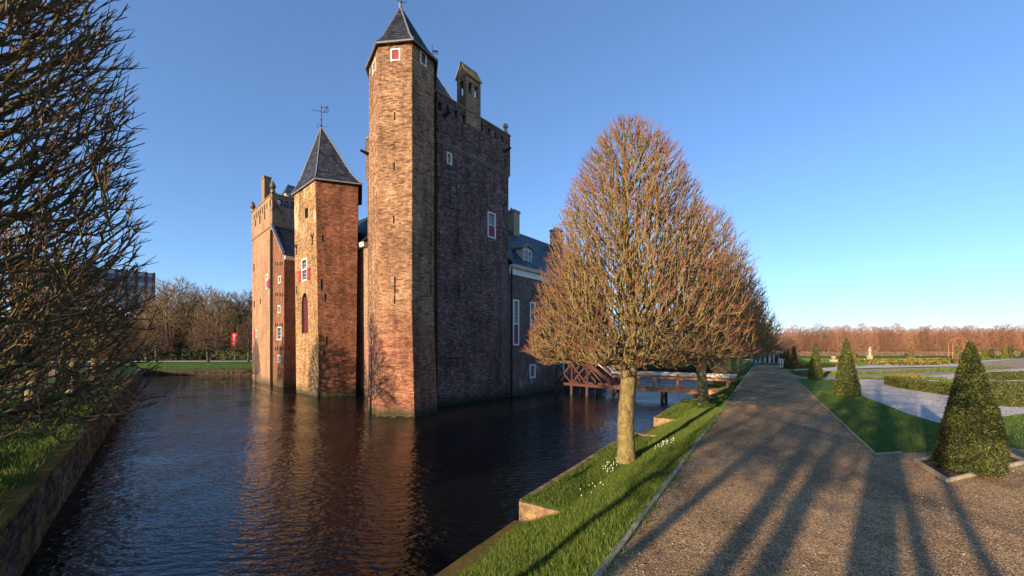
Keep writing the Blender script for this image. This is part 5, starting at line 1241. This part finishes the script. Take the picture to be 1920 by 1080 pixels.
for i in range(nn_+1): a = min(of.L-.4, max(.4, of.L*i/nn_)); obox(a-.38, a+.38, 0, zt_+.2, -.1, .5, 'pier', pier)
for fl_ in range(7):
    zz = zt_-1.6-fl_*3.6; obox(0, of.L, zz, zz+1.3, -.1, .2, 'floor_band', band)
    for i in range(nn_): obox(of.L*(i+.15)/nn_, of.L*(i+.85)/nn_, zz-2.2, zz-.1, -.1, .06, 'window', M['glass'])
# windmill
wY = 95.; hx, hz = P(228, wY)[0], H+(HY-577)/F*wY; wmill = thing('windmill', (hx, wY+4, ZP), 'dark windmill with white sail edge half hidden by branches', 'windmill')
m = MB(); m.lathe((hx, wY+4, ZP), [(4.2, 0), (3.4, 4), (2.5, 9.5), (0, 9.5)], 8); m.build('body', M['hedge_dark'], wmill); m = MB(); m.lathe((hx, wY+4, ZP+9.5), [(2.7, 0), (2.4, 1.4), (1.2, 2.6), (0, 3)], 10); m.build('cap', M['slate'], wmill)
m = MB(); m.tube([(hx, wY+4, hz), (hx, wY-.4, hz)], .25, 8); m.build('axle', M['iron'], wmill)
for k_ in range(4):
    a = R_(-51)+k_*math.pi/2; dx, dz = math.cos(a), math.sin(a); px_, pz_ = -dz, dx
    m = MB(); m.beam((hx, wY-.5, hz), (hx+dx*7.4, wY-.5, hz+dz*7.4), .22, .22, (0, 1, 0)); (m.beam((hx+dx*1.4+px_*.4, wY-.55, hz+dz*1.4+pz_*.4), (hx+dx*7.4+px_*.4, wY-.55, hz+dz*7.4+pz_*.4), .08, .6, (0, 1, 0)) if k_ == 0 else [m.beam((hx+dx*q-px_*.1, wY-.5, hz+dz*q-pz_*.1), (hx+dx*q+px_*1.1, wY-.5, hz+dz*q+pz_*1.1), .06, .06, (0, 1, 0)) for q in np.arange(1.5, 7.4, .5)]); m.build('sail', M['white'] if k_ == 0 else M['pile'], wmill)
# banner
x, y = P(440, 56.5); t = thing('banner', (x, y, ZP), 'tall red banner on a pole on the far lawn left of the castle', 'banner')
m = MB(); m.tube([(x, y, ZP-.1), (x, y, ZP+4.0)], .04, 6); m.build('pole', M['lead'], t); k = NM('red_banner_cloth', .8); k.col((.55, .02, .06)); 
m = MB()
for i in range(5): m.hexa([(x-.42+i*.17, y-.02+.05*math.sin(i), ZP+2.2), (x-.42+(i+1)*.17, y-.02+.05*math.sin(i+1), ZP+2.2), (x-.42+(i+1)*.17, y+.0+.05*math.sin(i+1), ZP+2.2), (x-.42+i*.17, y+.0+.05*math.sin(i), ZP+2.2)],
       [(x-.42+i*.17, y-.02+.05*math.sin(i), ZP+4.), (x-.42+(i+1)*.17, y-.02+.05*math.sin(i+1), ZP+4.), (x-.42+(i+1)*.17, y+.05*math.sin(i+1), ZP+4.), (x-.42+i*.17, y+.05*math.sin(i), ZP+4.)])
m.build('cloth', k.m, t)
m = MB()
for i in range(7): m.box((x+.02, y-.1), (1, 0), .1, .01, ZP+2.45+i*.2, ZP+2.55+i*.2)
m.build('lettering', M['white'], t)
# wind turbine
tY = 1500.; x = P(1752, tY)[0]; hz = H+(HY-604.5)/F*tY; t = thing('wind_turbine', (x, tY, ZP), 'distant white wind turbine above the beech trees', 'wind turbine')
m = MB(); m.lathe((x, tY, ZP), [(3.0, 0), (2.2, hz-ZP-1), (0, hz-ZP-1)], 12); m.build('tower', M['white'], t)
m = MB(); m.box((x, tY+1), (0, 1), 5, 2, hz-2, hz+2); m.build('nacelle', M['white'], t); m = MB(); m.lathe((x, tY-5, hz-1.8), [(0, 0), (1.8, .8), (1.8, 2.8), (0, 3.6)], 10); m.build('hub', M['white'], t)
for a, L_ in ((R_(68), 44), (R_(184), 44), (R_(-55), 44)):
    m = MB(); dx, dz = math.cos(a), math.sin(a); nx, nz = -dz, dx
    m.hexa([(x+dx*1.5-nx*1.4, tY-6, hz+dz*1.5-nz*1.4), (x+dx*L_-nx*.2, tY-6, hz+dz*L_-nz*.2), (x+dx*L_+nx*.3, tY-6, hz+dz*L_+nz*.3), (x+dx*1.5+nx*1.4, tY-6, hz+dz*1.5+nz*1.4)],
           [(x+dx*1.5-nx*1.4, tY-5.3, hz+dz*1.5-nz*1.4), (x+dx*L_-nx*.2, tY-5.6, hz+dz*L_-nz*.2), (x+dx*L_+nx*.3, tY-5.6, hz+dz*L_+nz*.3), (x+dx*1.5+nx*1.4, tY-5.3, hz+dz*1.5+nz*1.4)]); m.build('blade', M['white'], t)

# ------------------------------------------------------------------ grass blades, pebbles, flowers
def blades(name, pts, hmin, hmax, wd_, mat=M['blade']):
    rg = RNG; n = len(pts); a = rg.random(n)*2*np.pi; h = rg.uniform(hmin, hmax, n); ln = rg.normal(0, .35, (n, 2))*h[:, None]
    w2 = wd_*rg.uniform(.6, 1.4, n)/2; dx = np.cos(a)*w2; dy = np.sin(a)*w2; V = np.zeros((n, 3, 3)); V[:, 0] = pts; V[:, 1] = pts; V[:, 2] = pts
    V[:, 0, 0] -= dx; V[:, 0, 1] -= dy; V[:, 1, 0] += dx; V[:, 1, 1] += dy; V[:, 2, :2] += ln; V[:, 2, 2] += h; V[:, :2, 2] -= .008
    npobj(name, mesh_np(name, V.reshape(-1, 3), np.arange(n*3).reshape(-1, 3)), mat, kind='stuff', label=None)
def bank_pts(t0, t1, n):
    t = RNG.uniform(t0, t1, n); l = RNG.uniform(LE+.08, -1.3, n)
    z = np.array([bank_z(a, b) for a, b in zip(t, l)]); return np.stack([PD[0]*t+PN[0]*l, PD[1]*t+PN[1]*l, z], 1)
blades('grass', np.concatenate([bank_pts(2.5, 9, 75000), bank_pts(9, 16, 50000)]), .03, .085, .007)
blades('grass', bank_pts(16, 34, 40000), .04, .09, .016)
n = 9000; t = RNG.uniform(2.5, 20, n); l = -1.3+np.abs(RNG.normal(0, .045, n))*(.3+np.sin(t*2.3)**2+np.sin(t*7.1)**2); blades('grass', np.stack([PD[0]*t+PN[0]*l, PD[1]*t+PN[1]*l, np.full(n, ZP+.005)], 1), .03, .07, .008)
def in_poly(x, y, poly):
    ins = np.zeros(len(x), bool); n = len(poly)
    for i in range(n):
        x0, y0 = poly[i]; x1, y1 = poly[(i+1) % n]
        c = ((y0 > y) != (y1 > y)) & (x < (x1-x0)*(y-y0)/(y1-y0+1e-12)+x0); ins ^= c
    return ins
x = RNG.uniform(6.5, 20, 160000); y = RNG.uniform(6.8, 18, 160000); mk = in_poly(x, y, lawn_pts) & (RNG.random(160000) < np.clip(9/y, 0, 1)); x, y = x[mk], y[mk]
blades('grass', np.stack([x, y, np.full(len(x), ZP+.004)], 1), .02, .05, .008)
t = RNG.uniform(5, 24, 50000); l = RNG.uniform(1.86, 5.2, 50000); z = np.array([lb_z(a, b) if b < 4.2 else ZP-.005 for a, b in zip(t, l)])
blades('grass', np.stack([LD[0]*t+LN[0]*l, LD[1]*t+LN[1]*l, z], 1), .04, .1, .014)
n = 16000; t = RNG.uniform(4.5, 30, n); l = 1.98+RNG.normal(0, .1, n)-.25*(np.sin(t*1.9)**2*np.sin(t*.7)**2)*RNG.random(n); blades('grass', np.stack([LD[0]*t+LN[0]*l, LD[1]*t+LN[1]*l, np.full(n, WT+.05)], 1), .05, .16, .014)
n = 90000; y = 15+RNG.random(n)**1.4*55; x = y*RNG.uniform(.7, 1.35, n)
for L_ in ([(1477, 696), (1500, 707), (1605, 706), (1605, 699), (1520, 694)], [(1607, 711), (1607, 708), (1740, 707), (1772, 709), (1787, 714), (1800, 722), (1790, 724), (1770, 715), (1750, 712), (1640, 711.8)],
           [(1605, 702), (1640, 701.5), (1790, 696.5), (1906, 689.5), (1880, 687), (1840, 687.5), (1640, 697.5), (1605, 698)], [(1480, 690), (1620, 686), (1640, 680), (1800, 677), (1840, 676), (1990, 668), (1990, 664), (1470, 672)]):
    mk = in_poly(x, y, gp(L_)); blades('grass', np.stack([x[mk], y[mk], np.full(mk.sum(), ZP+.01)], 1), .05, .10, .06)
# pebbles on the path
n = 26000; r_ = RNG.random(n)**1.5; Yp = 2.9+r_*9; Xp = Yp*RNG.uniform(.1, 1.35, n)
lat = PN[0]*Xp+PN[1]*Yp; av = lat > -1.2; Xp, Yp = Xp[av], Yp[av]; mk = ~in_poly(Xp, Yp, lawn_pts) & ~in_poly(Xp, Yp, bpts); Xp, Yp = Xp[mk], Yp[mk]; n = len(Xp)
s = RNG.uniform(.003, .009, n)*(1+(RNG.random(n) < .04)*1.2); V = np.zeros((n, 5, 3)); a0 = RNG.random(n)*6.28
for k_ in range(4): V[:, k_, 0] = Xp+np.cos(a0+k_*1.57)*s*RNG.uniform(.7, 1.2, n); V[:, k_, 1] = Yp+np.sin(a0+k_*1.57)*s*RNG.uniform(.7, 1.2, n); V[:, k_, 2] = ZP
V[:, 4, 0] = Xp; V[:, 4, 1] = Yp; V[:, 4, 2] = ZP+s*.8
b0 = (np.arange(n)*5)[:, None]; Fs = np.concatenate([b0+np.array([[k_, (k_+1) % 4, 4]]) for k_ in range(4)])
npobj('pebbles', mesh_np('pebbles', V.reshape(-1, 3), Fs), M['pebble'], kind='stuff')
# fallen leaves
n = 900; q_ = RNG.random(n); lt_ = RNG.uniform(3, 16, n); ll_ = np.where(RNG.random(n) < .45, RNG.normal(-1.15, .18, n), RNG.uniform(-3.8, 1.6, n))
P0 = np.array([TL(a, b, (bank_z(a, b)+.03 if b < -1.3 else (ZP+.03 if b < -1.1 else ZP+.008))) for a, b in zip(lt_, ll_)])
ex_ = np.array([(*G(px, py, ZP), ZP+.02) for px, py in zip(RNG.normal(1815, 55, 260), RNG.normal(880, 16, 260))]); P0 = np.concatenate([P0, ex_])
Vl, Fl = leaf_cloud(P0, np.tile([0, 0, 1.], (len(P0), 1)), .022, np.random.default_rng(4)); Vl = Vl.reshape(-1, 4, 3); Vl[:, :, 2] = P0[:, None, 2]+(Vl[:, :, 2]-P0[:, None, 2])*.35; Vl = Vl.reshape(-1, 3)
npobj('fallen_leaves', mesh_np('fallen_leaves', Vl, Fl), leaf_mat('fallen_leaf', (.08, .035, .02), (.2, .09, .04), (.36, .2, .09)), kind='stuff')
# snowdrops
wf = simple('snowdrop_petal', (.8, .82, .8), .6, .05)
def snowdrops(t0, l0, n, rad, label):
    base = TL(t0, l0, bank_z(t0, l0)); th = thing('snowdrops', base, label, 'flowers', 'snowdrop clumps on the bank'); g = MB(); f = MB()
    for i in range(n):
        a = rand(0, 6.28); r = rad*math.sqrt(random.random()); tt = t0+r*math.cos(a)*1.6; ll = l0+r*math.sin(a)*.6; h = rand(.07, .13); q = Vector(TL(tt, ll, bank_z(tt, ll))); lx, ly = rand(-.02, .02), rand(-.02, .02)
        g.beam(q, q+Vector((lx, ly, h)), .004, .004); f.lathe(q+Vector((lx, ly, h-.028)), [(0, 0), (.009, .006), (.006, .022), (0, .027)], 5)
        for _ in range(3): e = q+Vector((rand(-.05, .05), rand(-.05, .05), rand(.06, .1))); w1 = Vector((rand(-1, 1), rand(-1, 1), 0)).normalized()*.005; g.poly([q-w1, q+w1, e])
    g.build('stem', M['blade'], th, kind='stuff'); f.build('flower', wf, th, kind='stuff')
snowdrops(10.3, -2.15, 30, .42, 'white snowdrop clump just right of the nearest avenue trunk')
snowdrops(9.1, -3.05, 34, .32, 'white snowdrop clump just left of the nearest avenue trunk')
snowdrops(20.9, -2.1, 40, .6, 'white snowdrop clump by the second avenue trunk')
snowdrops(7.4, -2.9, 9, .4, 'few scattered snowdrops low on the near bank')
print('TRIS', sum(len(m.loop_triangles) or len(m.polygons) for m in bpy.data.meshes), 'OBJS', len(bpy.data.objects))
